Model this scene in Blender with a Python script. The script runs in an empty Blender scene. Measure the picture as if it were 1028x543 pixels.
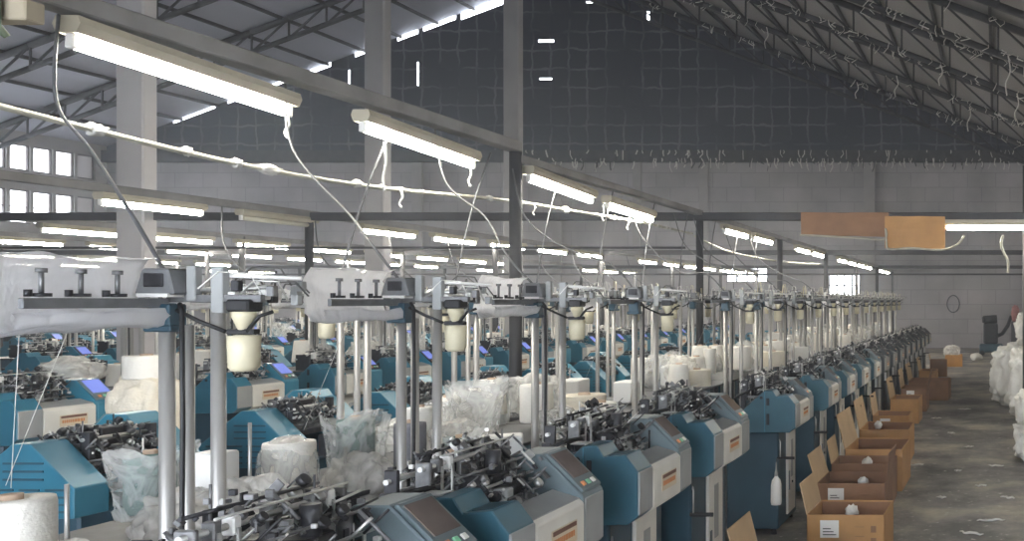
import bpy, bmesh, math, random
from mathutils import Vector, Matrix
from mathutils import noise as mnoise

scene = bpy.context.scene
COL = scene.collection
PI = math.pi
RND = random.Random(7)
ORD = ("first second third fourth fifth sixth seventh eighth ninth tenth eleventh twelfth thirteenth fourteenth "
       "fifteenth sixteenth seventeenth eighteenth nineteenth twentieth twenty-first twenty-second twenty-third "
       "twenty-fourth twenty-fifth twenty-sixth twenty-seventh twenty-eighth twenty-ninth thirtieth").split()

# ------------------------------------------------------------------ materials
def mat(name, col, rough=0.6, metal=0.0, var=0.0, scale=8.0, bump=0.0, bscale=40.0, alpha=1.0, spec=0.5, stretch=(1, 1, 1), col2=None, detail=4.0):
    m = bpy.data.materials.new(name)
    m.use_nodes = True
    nt = m.node_tree
    b = nt.nodes['Principled BSDF']
    b.inputs['Base Color'].default_value = (*col, 1)
    b.inputs['Roughness'].default_value = rough
    b.inputs['Metallic'].default_value = metal
    b.inputs['Alpha'].default_value = alpha
    b.inputs['Specular IOR Level'].default_value = spec
    if var > 0 or col2:
        tc = nt.nodes.new('ShaderNodeTexCoord')
        mp = nt.nodes.new('ShaderNodeMapping')
        mp.inputs['Scale'].default_value = stretch
        nz = nt.nodes.new('ShaderNodeTexNoise')
        nz.inputs['Scale'].default_value = scale
        nz.inputs['Detail'].default_value = detail
        cr = nt.nodes.new('ShaderNodeValToRGB')
        cr.color_ramp.elements[0].position = 0.3
        cr.color_ramp.elements[1].position = 0.7
        a = tuple(max(0, c * (1 - var)) for c in col)
        c2 = col2 if col2 else tuple(min(1, c * (1 + var)) for c in col)
        cr.color_ramp.elements[0].color = (*a, 1)
        cr.color_ramp.elements[1].color = (*c2, 1)
        nt.links.new(tc.outputs['Object'], mp.inputs['Vector'])
        nt.links.new(mp.outputs['Vector'], nz.inputs['Vector'])
        nt.links.new(nz.outputs['Fac'], cr.inputs['Fac'])
        nt.links.new(cr.outputs['Color'], b.inputs['Base Color'])
    if bump > 0:
        tc2 = nt.nodes.new('ShaderNodeTexCoord')
        n2 = nt.nodes.new('ShaderNodeTexNoise')
        n2.inputs['Scale'].default_value = bscale
        n2.inputs['Detail'].default_value = 5
        bp = nt.nodes.new('ShaderNodeBump')
        bp.inputs['Strength'].default_value = bump
        bp.inputs['Distance'].default_value = 0.02
        nt.links.new(tc2.outputs['Object'], n2.inputs['Vector'])
        nt.links.new(n2.outputs['Fac'], bp.inputs['Height'])
        nt.links.new(bp.outputs['Normal'], b.inputs['Normal'])
    return m

def emit(name, col, strength):
    m = bpy.data.materials.new(name)
    m.use_nodes = True
    b = m.node_tree.nodes['Principled BSDF']
    b.inputs['Base Color'].default_value = (*col, 1)
    b.inputs['Emission Color'].default_value = (*col, 1)
    b.inputs['Emission Strength'].default_value = strength
    return m

M = {}
M['teal'] = mat('teal_paint', (.030, .150, .225), .38, 0, .12, 5, spec=.5)
M['teal_shaded'] = mat('teal_paint_shaded', (.034, .108, .152), .42, 0, .15, 5)  # teal darkened for the weaker light on the aisle row machines
M['char'] = mat('charcoal_paint', (.045, .052, .058), .5, 0, .2, 5)
M['charf'] = mat('worn_grey_paint', (.26, .25, .235), .55, 0, .2, 5)
M['barg'] = mat('bar_grey', (.17, .175, .185), .5, .3, .15, 20)
M['yarngr'] = mat('grey_green_yarn', (.13, .19, .18), .9, 0, .1, 30, bump=.25, bscale=60)
M['teal_light'] = mat('teal_paint_satin', (.035, .185, .275), .34, 0, .1, 5)
M['navy'] = mat('navy_paint', (.022, .060, .090), .45, 0, .15, 4)
M['cream'] = mat('cream_paint', (.66, .64, .59), .5, 0, .07, 6)
M['greyp'] = mat('grey_plastic', (.30, .31, .31), .5, 0, .1, 6)
M['slate'] = mat('slate_plastic', (.13, .17, .19), .45, 0, .12, 6)
M['steel'] = mat('steel', (.55, .55, .54), .38, .85, .12, 30)
M['alu'] = mat('brushed_post', (.40, .39, .375), .42, .55, .08, 20, stretch=(1, 1, .1))
M['dark'] = mat('dark_metal', (.045, .045, .05), .45, .5, .3, 25)
M['mid'] = mat('grey_metal', (.17, .17, .175), .45, .5, .3, 25)
M['black'] = mat('black_rubber', (.012, .012, .014), .55)
M['chalk'] = mat('white_plastic', (.74, .73, .71), .4)
M['orange'] = mat('orange_print', (.55, .22, .08), .6)
M['brownp'] = mat('brown_print', (.16, .07, .05), .6)
M['plate'] = mat('cream_plate', (.62, .52, .38), .5)
M['glassd'] = mat('dull_screen', (.16, .13, .12), .16, 0, .2, 6)
M['screen'] = emit('blue_screen', (.13, .17, .48), .34)
M['ledw'] = mat('white_button', (.8, .8, .76), .4)
M['ledg'] = mat('green_button', (.25, .6, .38), .4)
M['ledo'] = mat('orange_button', (.72, .28, .12), .4)
M['jar'] = mat('waxy_jar', (.60, .55, .40), .45, 0, .12, 9)
M['yarn'] = mat('white_yarn', (.80, .77, .71), .9, 0, .06, 30, bump=.25, bscale=60, stretch=(1, 1, 14))
M['yarnc'] = mat('cream_yarn', (.74, .68, .57), .9, 0, .10, 30, bump=.4, bscale=50, stretch=(1, 1, 14))
M['yarng'] = mat('grey_yarn', (.20, .20, .225), .9, 0, .08, 30, bump=.25, bscale=60)
M['core'] = mat('paper_core', (.45, .33, .24), .8)
M['card'] = mat('cardboard', (.46, .255, .105), .85, 0, .10, 5, bump=.08, bscale=90)
M['cardd'] = mat('brown_cardboard', (.26, .145, .085), .85, 0, .12, 5, bump=.08, bscale=90)
M['cardl'] = mat('pale_cardboard', (.52, .37, .22), .85, 0, .08, 5, bump=.08, bscale=90)
M['cardo'] = mat('orange_cardboard', (.50, .25, .075), .8, 0, .10, 5)
M['label'] = mat('paper_label', (.78, .77, .74), .6)
M['ink'] = mat('ink', (.06, .055, .06), .7)
M['sack'] = mat('woven_sack', (.66, .65, .62), .6, 0, .10, 7, bump=.5, bscale=9)
M['green'] = mat('green_tarp', (.16, .20, .13), .6, 0, .15, 4)
M['redc'] = mat('red_cloth', (.24, .10, .10), .8, 0, .2, 8)
M['lint'] = mat('lint', (.62, .61, .58), .95)
M['cable'] = mat('grey_cable', (.10, .10, .105), .6)
M['rope'] = mat('white_pipe', (.42, .405, .34), .55, 0, .15, 12)
M['wood'] = mat('batten_wood', (.36, .31, .23), .8, 0, .18, 3, stretch=(1, .2, 1))
M['beam'] = mat('dusty_steel', (.25, .24, .235), .7, .2, .25, 3)
M['beamd'] = mat('dark_steel', (.055, .053, .055), .7, .2, .25, 3)
M['fixt'] = mat('fixture_enamel', (.44, .40, .31), .5, 0, .08, 6)
M['concol'] = mat('grey_concrete', (.30, .29, .295), .85, 0, .10, 1.2)
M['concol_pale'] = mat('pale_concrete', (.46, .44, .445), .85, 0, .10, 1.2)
M['truss'] = mat('truss_steel', (.042, .040, .042), .75, .2, .35, 3)
M['tube'] = emit('lit_tube', (1.0, .965, .87), 36)
M['tubeoff'] = mat('unlit_tube', (.6, .57, .45), .3)
M['window_frame'] = mat('window_steel', (.10, .085, .085), .7)

def plastic(name, a0, a1, col=(.85, .86, .85), sc=9.0, strength=.8, rough=.16):
    m = bpy.data.materials.new(name); m.use_nodes = True
    nt = m.node_tree; b = nt.nodes['Principled BSDF']; L = nt.links.new
    b.inputs['Base Color'].default_value = (*col, 1); b.inputs['Roughness'].default_value = rough
    b.inputs['Specular IOR Level'].default_value = .8
    tc = nt.nodes.new('ShaderNodeTexCoord')
    nz = nt.nodes.new('ShaderNodeTexNoise'); nz.inputs['Scale'].default_value = sc; nz.inputs['Detail'].default_value = 4; nz.inputs['Distortion'].default_value = .8
    v = nt.nodes.new('ShaderNodeMath'); v.operation = 'SUBTRACT'; v.inputs[1].default_value = .5
    ab = nt.nodes.new('ShaderNodeMath'); ab.operation = 'ABSOLUTE'
    L(tc.outputs['Object'], nz.inputs['Vector']); L(nz.outputs['Fac'], v.inputs[0]); L(v.outputs[0], ab.inputs[0])
    mr = nt.nodes.new('ShaderNodeMapRange'); mr.inputs['From Min'].default_value = 0; mr.inputs['From Max'].default_value = .10
    mr.inputs['To Min'].default_value = a1; mr.inputs['To Max'].default_value = a0
    L(ab.outputs[0], mr.inputs['Value'])
    bp = nt.nodes.new('ShaderNodeBump'); bp.inputs['Strength'].default_value = strength; bp.inputs['Distance'].default_value = .05
    L(ab.outputs[0], bp.inputs['Height']); L(bp.outputs['Normal'], b.inputs['Normal'])
    tl = nt.nodes.new('ShaderNodeBsdfTranslucent'); tl.inputs['Color'].default_value = (*col, 1)
    m1 = nt.nodes.new('ShaderNodeMixShader'); m1.inputs['Fac'].default_value = .4
    L(b.outputs[0], m1.inputs[1]); L(tl.outputs[0], m1.inputs[2])
    tr = nt.nodes.new('ShaderNodeBsdfTransparent'); m2 = nt.nodes.new('ShaderNodeMixShader')
    L(mr.outputs[0], m2.inputs['Fac']); L(tr.outputs[0], m2.inputs[1]); L(m1.outputs[0], m2.inputs[2])
    L(m2.outputs[0], nt.nodes['Material Output'].inputs['Surface'])
    return m
M['clear'] = plastic('clear_film', .20, .46, sc=6.0, strength=1.0, rough=.12)
M['film'] = plastic('milky_film', .46, .66, (.90, .88, .84), 6.0, 1.0, .14)
M['wrap'] = plastic('cloudy_film', .90, .96, (.90, .90, .92), 4.0, .6, .25)

# ------------------------------------------------------------------ mesh builder
class MB:
    def __init__(s):
        s.bm = bmesh.new(); s.mats = []
    def mi(s, m):
        if m not in s.mats: s.mats.append(m)
        return s.mats.index(m)
    def _mark(s, faces, m):
        i = s.mi(m)
        for f in faces: f.material_index = i
    def box(s, x0, x1, y0, y1, z0, z1, m, b=0.0, rot=None, seg=1):
        c = Vector(((x0 + x1) / 2, (y0 + y1) / 2, (z0 + z1) / 2))
        mt = Matrix.Translation(c)
        if rot is not None: mt = mt @ rot
        mt = mt @ Matrix.Diagonal((abs(x1 - x0), abs(y1 - y0), abs(z1 - z0), 1))
        n0 = len(s.bm.faces)
        r = bmesh.ops.create_cube(s.bm, size=1, matrix=mt)
        vs = r['verts']
        fs = set(f for v in vs for f in v.link_faces)
        s._mark(fs, m)
        if b > 0:
            es = list(set(e for v in vs for e in v.link_edges))
            rr = bmesh.ops.bevel(s.bm, geom=es, offset=b, segments=seg, affect='EDGES', profile=.5)
            s._mark(rr['faces'], m)
        return s
    def cyl(s, p, q, r, m, n=10, r2=None, cap=True):
        p = Vector(p); q = Vector(q); d = q - p
        if d.length < 1e-6: return s
        r2 = r if r2 is None else r2
        z = d.normalized()
        a = z.orthogonal().normalized(); b = z.cross(a)
        A = [s.bm.verts.new(p + r * (math.cos(2 * PI * i / n) * a + math.sin(2 * PI * i / n) * b)) for i in range(n)]
        B = [s.bm.verts.new(q + r2 * (math.cos(2 * PI * i / n) * a + math.sin(2 * PI * i / n) * b)) for i in range(n)]
        fs = []
        for i in range(n):
            f = s.bm.faces.new((A[i], A[(i + 1) % n], B[(i + 1) % n], B[i])); f.smooth = True; fs.append(f)
        if cap:
            fs.append(s.bm.faces.new(A[::-1])); fs.append(s.bm.faces.new(B))
        s._mark(fs, m)
        return s
    def tube(s, pts, r, m, n=6):
        pts = [Vector(p) for p in pts]
        rings = []
        up = None
        for i, p in enumerate(pts):
            t = (pts[min(i + 1, len(pts) - 1)] - pts[max(i - 1, 0)])
            t = t.normalized() if t.length > 0 else Vector((0, 0, 1))
            if up is None: up = t.orthogonal().normalized()
            up = (up - up.dot(t) * t)
            up = up.normalized() if up.length > 1e-5 else t.orthogonal().normalized()
            w = t.cross(up)
            rr = r[i] if isinstance(r, (list, tuple)) else r
            rings.append([s.bm.verts.new(p + rr * (math.cos(2 * PI * k / n) * up + math.sin(2 * PI * k / n) * w)) for k in range(n)])
        fs = []
        for a, b in zip(rings, rings[1:]):
            for k in range(n):
                f = s.bm.faces.new((a[k], a[(k + 1) % n], b[(k + 1) % n], b[k])); f.smooth = True; fs.append(f)
        fs.append(s.bm.faces.new(rings[0][::-1])); fs.append(s.bm.faces.new(rings[-1]))
        s._mark(fs, m)
        return s
    def prism(s, pts, y0, y1, m, b=0.0):
        # (x, z) outline extruded along y
        A = [s.bm.verts.new((x, y0, z)) for x, z in pts]
        B = [s.bm.verts.new((x, y1, z)) for x, z in pts]
        n = len(pts); fs = []
        for i in range(n):
            fs.append(s.bm.faces.new((A[i], A[(i + 1) % n], B[(i + 1) % n], B[i])))
        fs.append(s.bm.faces.new(A[::-1])); fs.append(s.bm.faces.new(B))
        s._mark(fs, m)
        bmesh.ops.recalc_face_normals(s.bm, faces=fs)
        if b > 0:
            es = list(set(e for f in fs for e in f.edges))
            rr = bmesh.ops.bevel(s.bm, geom=es, offset=b, segments=1, affect='EDGES', profile=.5)
            s._mark(rr['faces'], m)
        return s
    def lathe(s, prof, m, n=20, c=(0, 0, 0), smooth=True):
        c = Vector(c); rings = []
        for r, z in prof:
            rings.append([s.bm.verts.new(c + Vector((r * math.cos(2 * PI * k / n), r * math.sin(2 * PI * k / n), z))) for k in range(n)])
        fs = []
        for a, b in zip(rings, rings[1:]):
            for k in range(n):
                f = s.bm.faces.new((a[k], a[(k + 1) % n], b[(k + 1) % n], b[k])); f.smooth = smooth; fs.append(f)
        if prof[0][0] > 1e-4: fs.append(s.bm.faces.new(rings[0][::-1]))
        if prof[-1][0] > 1e-4: fs.append(s.bm.faces.new(rings[-1]))
        s._mark(fs, m)
        return s
    def blob(s, c, size, m, seed=0, amp=.15, freq=2.5, sub=4, flat=0.0, pw=1.0, ridge=False):
        r = bmesh.ops.create_icosphere(s.bm, subdivisions=sub, radius=1)
        vs = r['verts']; sx, sy, sz = size
        off = Vector((seed * 3.71, seed * 1.37, seed * 7.9))
        for v in vs:
            d = v.co.normalized()
            if pw != 1.0:
                q = Vector([math.copysign(abs(t) ** pw, t) for t in d])
            else: q = d.copy()
            nz = mnoise.fractal(d * freq + off, 1.0, 2.0, 4)
            if ridge: nz = (1 - abs(nz) * 2.2) * .7
            k = 1 + amp * nz
            p = Vector((q.x * sx * k, q.y * sy * k, q.z * sz * k))
            if flat: p.z = max(p.z, -sz * flat)
            v.co = Vector(c) + p
        fs = set(f for v in vs for f in v.link_faces)
        for f in fs: f.smooth = True
        s._mark(fs, m)
        return s
    def build(s, name, parent=None, loc=(0, 0, 0), rz=0.0):
        me = bpy.data.meshes.new(name)
        bmesh.ops.recalc_face_normals(s.bm, faces=s.bm.faces[:])
        s.bm.to_mesh(me); s.bm.free()
        for k in s.mats: me.materials.append(M[k] if isinstance(k, str) else k)
        o = bpy.data.objects.new(name, me)
        COL.objects.link(o)
        if parent is not None: o.parent = parent
        o.location = loc; o.rotation_euler = (0, 0, rz)
        return o

def tag(o, label=None, cat=None, group=None, kind=None):
    if label: o['label'] = label
    if cat: o['category'] = cat
    if group: o['group'] = group
    if kind: o['kind'] = kind
    return o
def thing(name, label, cat, loc=(0, 0, 0), rz=0, group=None):
    o = bpy.data.objects.new(name, None); COL.objects.link(o)
    o.empty_display_size = .1
    o.location = loc; o.rotation_euler = (0, 0, rz)
    return tag(o, label, cat, group)
def kids(o): return list(o.children)
def copy_tree(o, parent=None, ch_map=None):
    c = o.copy(); COL.objects.link(c); c.parent = parent
    for ch in (ch_map or CH).get(o.name, ()): copy_tree(ch, c, ch_map)
    return c
CH = {}
def snapshot():
    CH.clear()
    for o in bpy.data.objects:
        if o.parent: CH.setdefault(o.parent.name, []).append(o)
def struct(o): o['kind'] = 'structure'; return o

F = 900.0; VX = 1000.0; VY = 302.0
CAM_Z = 2.0
def wx(px, d): return (px - VX) * d / F
def wz(py, d): return CAM_Z + (VY - py) * d / F

# ------------------------------------------------------------------ camera, render look
cam = bpy.data.cameras.new('camera')
cam.sensor_width = 36; cam.lens = F / 1028 * 36
cam.shift_x = -(VX - 514) / 1028
cam.shift_y = (VY - 271.5) / 1028
cam.clip_start = .05; cam.clip_end = 200
co = bpy.data.objects.new('camera', cam); COL.objects.link(co)
co.location = (0, 0, CAM_Z); co.rotation_euler = (PI / 2, 0, 0)
scene.camera = co
scene.view_settings.view_transform = 'Standard'
scene.view_settings.look = 'None'
scene.view_settings.gamma = 1
scene.view_settings.use_curve_mapping = False
scene.view_settings.exposure = 1.8
cy = scene.cycles
cy.use_denoising = True
cy.max_bounces = 6; cy.diffuse_bounces = 3; cy.glossy_bounces = 3
cy.transparent_max_bounces = 14; cy.volume_bounces = 0
cy.caustics_reflective = False; cy.caustics_refractive = False
cy.sample_clamp_indirect = 6

w = bpy.data.worlds.new('world'); scene.world = w; w.use_nodes = True
bg = w.node_tree.nodes['Background']
bg.inputs['Color'].default_value = (.86, .92, 1.0, 1); bg.inputs['Strength'].default_value = 3.6

# ------------------------------------------------------------------ the building
D = 38.0; XR = 1.45; XL = -37.7; XRIDGE = -18.1; SL = .375
ZR = 15.9
def roof_z(x): return ZR - SL * abs(x - XRIDGE)
Z_EAVE_R = roof_z(XR); Z_EAVE_L = roof_z(XL)
YN = -5.0

def floor_mat():
    m = bpy.data.materials.new('worn_concrete'); m.use_nodes = True
    nt = m.node_tree; b = nt.nodes['Principled BSDF']
    tc = nt.nodes.new('ShaderNodeTexCoord')
    n1 = nt.nodes.new('ShaderNodeTexNoise'); n1.inputs['Scale'].default_value = 1.1; n1.inputs['Detail'].default_value = 8; n1.inputs['Roughness'].default_value = .65
    c1 = nt.nodes.new('ShaderNodeValToRGB')
    e = c1.color_ramp.elements
    e[0].position = .36; e[0].color = (.06, .056, .053, 1)
    e[1].position = .66; e[1].color = (.38, .33, .26, 1)
    mid_ = c1.color_ramp.elements.new(.5); mid_.color = (.17, .16, .147, 1)
    n2 = nt.nodes.new('ShaderNodeTexNoise'); n2.inputs['Scale'].default_value = 14; n2.inputs['Detail'].default_value = 8
    c2 = nt.nodes.new('ShaderNodeValToRGB'); c2.color_ramp.elements[0].position = .62; c2.color_ramp.elements[1].position = .74
    mx = nt.nodes.new('ShaderNodeMixRGB'); mx.inputs['Color2'].default_value = (.46, .44, .40, 1)
    L = nt.links.new
    L(tc.outputs['Object'], n1.inputs['Vector']); L(tc.outputs['Object'], n2.inputs['Vector'])
    L(n1.outputs['Fac'], c1.inputs['Fac']); L(n2.outputs['Fac'], c2.inputs['Fac'])
    L(c1.outputs['Color'], mx.inputs['Color1']); L(c2.outputs['Color'], mx.inputs['Fac'])
    L(mx.outputs['Color'], b.inputs['Base Color'])
    b.inputs['Roughness'].default_value = .55
    return m
M['floor'] = floor_mat()

def grid_mat(name, base, line, w_, h_, mortar, noise_amt=.25, offset=0.0, rough=.85, base2=None, warp=.06, patchy=False):
    m = bpy.data.materials.new(name); m.use_nodes = True
    nt = m.node_tree; b = nt.nodes['Principled BSDF']; L = nt.links.new
    tc = nt.nodes.new('ShaderNodeTexCoord')
    sep = nt.nodes.new('ShaderNodeSeparateXYZ'); com = nt.nodes.new('ShaderNodeCombineXYZ')
    L(tc.outputs['Object'], sep.inputs[0]); L(sep.outputs['X'], com.inputs['X']); L(sep.outputs['Z'], com.inputs['Y'])
    wn = nt.nodes.new('ShaderNodeTexNoise'); wn.inputs['Scale'].default_value = 1.6; wn.inputs['Detail'].default_value = 3
    L(tc.outputs['Object'], wn.inputs['Vector'])
    sc_ = nt.nodes.new('ShaderNodeVectorMath'); sc_.operation = 'SCALE'; sc_.inputs['Scale'].default_value = warp * 2
    L(wn.outputs['Color'], sc_.inputs[0])
    ad = nt.nodes.new('ShaderNodeVectorMath'); ad.operation = 'ADD'
    L(com.outputs[0], ad.inputs[0]); L(sc_.outputs[0], ad.inputs[1])
    br = nt.nodes.new('ShaderNodeTexBrick')
    br.offset = offset; br.inputs['Scale'].default_value = 1
    br.inputs['Brick Width'].default_value = w_; br.inputs['Row Height'].default_value = h_
    br.inputs['Mortar Size'].default_value = mortar; br.inputs['Mortar Smooth'].default_value = .4
    br.inputs['Color1'].default_value = (*base, 1); br.inputs['Color2'].default_value = (*(base2 or base), 1); br.inputs['Mortar'].default_value = (*line, 1)
    L(ad.outputs[0], br.inputs['Vector'])
    n1 = nt.nodes.new('ShaderNodeTexNoise'); n1.inputs['Scale'].default_value = .5; n1.inputs['Detail'].default_value = 6
    L(tc.outputs['Object'], n1.inputs['Vector'])
    mr = nt.nodes.new('ShaderNodeMapRange'); mr.inputs['From Min'].default_value = .3; mr.inputs['From Max'].default_value = .7
    mr.inputs['To Min'].default_value = 1 - noise_amt; mr.inputs['To Max'].default_value = 1 + noise_amt
    L(n1.outputs['Fac'], mr.inputs['Value'])
    mu = nt.nodes.new('ShaderNodeVectorMath'); mu.operation = 'SCALE'
    if patchy:
        n3 = nt.nodes.new('ShaderNodeTexNoise'); n3.inputs['Scale'].default_value = .55; n3.inputs['Detail'].default_value = 4
        L(tc.outputs['Object'], n3.inputs['Vector'])
        m3 = nt.nodes.new('ShaderNodeMapRange'); m3.inputs['From Min'].default_value = .36; m3.inputs['From Max'].default_value = .58
        L(n3.outputs['Fac'], m3.inputs['Value'])
        br.inputs['Mortar'].default_value = (*base, 1)
        m4 = nt.nodes.new('ShaderNodeMath'); m4.operation = 'MULTIPLY'
        L(m3.outputs[0], m4.inputs[0]); L(br.outputs['Fac'], m4.inputs[1])
        mx = nt.nodes.new('ShaderNodeMixRGB'); mx.inputs['Color2'].default_value = (*line, 1)
        L(br.outputs['Color'], mx.inputs['Color1']); L(m4.outputs[0], mx.inputs['Fac'])
        L(mx.outputs['Color'], mu.inputs[0])
    else: L(br.outputs['Color'], mu.inputs[0]); L(mr.outputs[0], mu.inputs['Scale'])
    L(mu.outputs[0], b.inputs['Base Color'])
    b.inputs['Roughness'].default_value = rough
    return m
M['block'] = grid_mat('block_wall', (.34, .325, .345), (.24, .23, .25), 1.2, .62, .02, .22, .5, base2=(.30, .29, .30), warp=.01)
M['net'] = grid_mat('dusty_net_wall', (.030, .033, .050), (.125, .127, .14), .78, .80, .05, .45, 0, base2=(.038, .041, .056), warp=.16, patchy=True)
M['roof'] = mat('roof_sheet', (.20, .19, .182), .8, 0, .18, .7, stretch=(1, .15, 1))
M['roof_left'] = mat('roof_sheet_hazy', (.36, .375, .45), .7, 0, .14, .7, stretch=(1, .15, 1))  # pale bluish haze mixed into the left slope's sheet colour
M['bounce_wall'] = mat('light_bounce_white', (.62, .60, .57), .9, 0, .1, .6)  # unseen right wall whitened to bounce light onto the machine fronts
M['wallside'] = mat('side_wall', (.33, .32, .32), .85, 0, .15, .6)

mb = MB(); mb.box(XL, XR, YN, D, -.2, 0, 'floor'); struct(mb.build('floor'))
Z_BAND = 8.15
# back wall: blockwork below, dark net-covered sheeting in the gable, gaps of daylight under the roof
def holed(outer, holes, y0, y1, m):
    b = MB(); bm = b.bm; edges = []
    for loop in [outer] + holes:
        vs = [bm.verts.new((x, y0, z)) for x, z in loop]
        edges += [bm.edges.new((vs[i], vs[(i + 1) % len(vs)])) for i in range(len(vs))]
    bmesh.ops.triangle_fill(bm, use_beauty=True, use_dissolve=False, edges=edges)
    fs = bm.faces[:]
    r = bmesh.ops.extrude_face_region(bm, geom=fs, use_keep_orig=True)
    for v in r['geom']:
        if isinstance(v, bmesh.types.BMVert): v.co.y = y1
    b._mark(bm.faces[:], m)
    return b
def rect(px0, px1, py0, py1):
    return [(wx(px0, D), wz(py0, D)), (wx(px1, D), wz(py0, D)), (wx(px1, D), wz(py1, D)), (wx(px0, D), wz(py1, D))]
BW = [rect(832, 863, 276, 297), rect(729, 770, 269, 283)]
mb = holed([(XL, 0), (XR, 0), (XR, Z_BAND), (XL, Z_BAND)], BW, D, D + .2, 'block'); struct(mb.build('wall_back'))
for i, q in enumerate(BW):
    (xa, za), (xb, zb) = q[0], q[2]
    m = MB(); nbar = 4
    for k_ in range(nbar + 1):
        xx = xa + (xb - xa) * k_ / nbar
        m.box(xx - .03, xx + .03, D + .05, D + .12, zb, za, 'beamd')
    for zz in (za, (za + zb) / 2, zb): m.box(xa, xb, D + .05, D + .12, zz - .025, zz + .025, 'beamd')
    struct(m.build('window_%d' % (90 + i)))
mb = MB()
prof = [(XL, Z_BAND)]
def gtop(x, gap): return roof_z(x) - gap
segs = []
x = XL
rg = random.Random(3)
slits = [(-34.9, -33.1), (-32.6, -29.6), (-29.1, -28.2), (-27.2, -26.1), (-25.4, -24.5), (-24.3, -22.9), (-22.7, -20.9), (-20.7, -18.9)]
top = []
for a, b in slits:
    g = {0: .10, 1: .12, 6: .28}.get(slits.index((a, b)), .17)
    top += [(a - .01, gtop(a, -.05)), (a, gtop(a, g)), (b, gtop(b, g)), (b + .01, gtop(b, -.05))]
prof = [(XL, Z_BAND), (XL, gtop(XL, -.05))] + top + [(XRIDGE, ZR + .05), (XR, gtop(XR, -.05)), (XR, Z_BAND)]
slit = [rect(349, 351.5, 70, 84), rect(418, 420.5, 62, 86), rect(540, 556, 39.5, 42.5), rect(541, 554, 78, 80), rect(649, 652, 11, 22), rect(588, 602, 1, 3)]
mb = holed(prof, slit, D, D + .06, 'net'); struct(mb.build('wall_back_gable'))
# roof
t = .08
mb = MB(); mb.prism([(XRIDGE, ZR), (XR + .3, roof_z(XR + .3)), (XR + .3, roof_z(XR + .3) + t), (XRIDGE, ZR + t)], YN, D, 'roof'); struct(mb.build('ceiling_right'))
mb = MB(); mb.prism([(XRIDGE, ZR), (XL - .3, roof_z(XL - .3)), (XL - .3, roof_z(XL - .3) + t), (XRIDGE, ZR + t)], YN, D, 'roof_left'); struct(mb.build('ceiling_left'))
mb = MB(); mb.box(XR, XR + .2, YN, D, 0, Z_EAVE_R + .05, 'bounce_wall'); struct(mb.build('wall_right'))
mb = MB(); mb.box(XL, -7.0, YN - .2, YN, 0, Z_EAVE_L, 'wallside'); mb.box(-7.0, XR, YN - .2, YN, 4.6, Z_EAVE_L, 'wallside')  # unseen end wall added to limit daylight from behind, open by the aisle
mb.prism([(XL, Z_EAVE_L), (XRIDGE, ZR), (XR, Z_EAVE_R)], YN - .2, YN, 'wallside'); struct(mb.build('wall_front_added'))
# left wall with rows of windows
mb = MB()
WZ = [(5.0, 6.3), (7.05, 8.05)]
zs = [0] + [z for ab in WZ for z in ab] + [Z_EAVE_L + .05]
for z0, z1 in ((0, WZ[0][0]), (WZ[0][1], WZ[1][0]), (WZ[1][1], Z_EAVE_L + .05)):
    mb.box(XL - .2, XL, YN, D, z0, z1, 'wallside')
ww = []
y = 20.0
while y < D - .9:
    ww.append((y, y + .72)); y += .84
for z0, z1 in WZ:
    p = YN
    for i, (a, b) in enumerate(ww + [(D, D)]):
        if p < a: mb.box(XL - .2, XL, p, a, z0, z1, 'wallside')
        p = b
struct(mb.build('wall_left'))
M['pane'] = mat('dusty_pane', (.7, .68, .66), .3, alpha=.28)
M['pane2'] = mat('grimy_pane', (.45, .42, .43), .5, alpha=.9)
k = 0
for wi, (z0, z1) in enumerate(WZ):
    for i, (a, b) in enumerate(ww):
        if a < 32: continue
        k += 1
        m = MB()
        for zz in (z0, z1 - .05): m.box(XL - .14, XL - .06, a, b, zz, zz + .05, 'window_frame')
        for yy in (a, b - .05): m.box(XL - .14, XL - .06, yy, yy + .05, z0, z1, 'window_frame')
        if wi == 0: m.box(XL - .12, XL - .08, a, b, (z0 + z1) / 2 - .02, (z0 + z1) / 2 + .02, 'window_frame')
        wo = struct(m.build('window_%d' % k))
        g = MB(); g.box(XL - .105, XL - .095, a + .05, b - .05, z0 + .05, z1 - .05, 'pane' if a < 36.2 else 'pane2')
        g.build('pane', wo)

# band beam across the back wall, wall piers, pipe under the gable
mb = MB(); mb.box(XL, XR, D - .25, D, 7.85, 8.35, 'beamd')
struct(mb.build('trim_1'))
for i, (px, wpx) in enumerate(((707, 9), (873, 11), (560, 9), (420, 10), (640, 8))):
    x = wx(px, D); hw = wpx * D / F / 2
    mb = MB(); mb.box(x - hw, x + hw, D - .12, D, 0, 7.85, 'concol'); struct(mb.build('trim_%d' % (2 + i)))

# columns of the hall
for i, d in enumerate((12.2, 17.0, 21.8)):
    mb = MB(); x = -11.80
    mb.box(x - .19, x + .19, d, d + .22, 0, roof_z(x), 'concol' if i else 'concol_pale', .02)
    struct(mb.build('column'))

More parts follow.
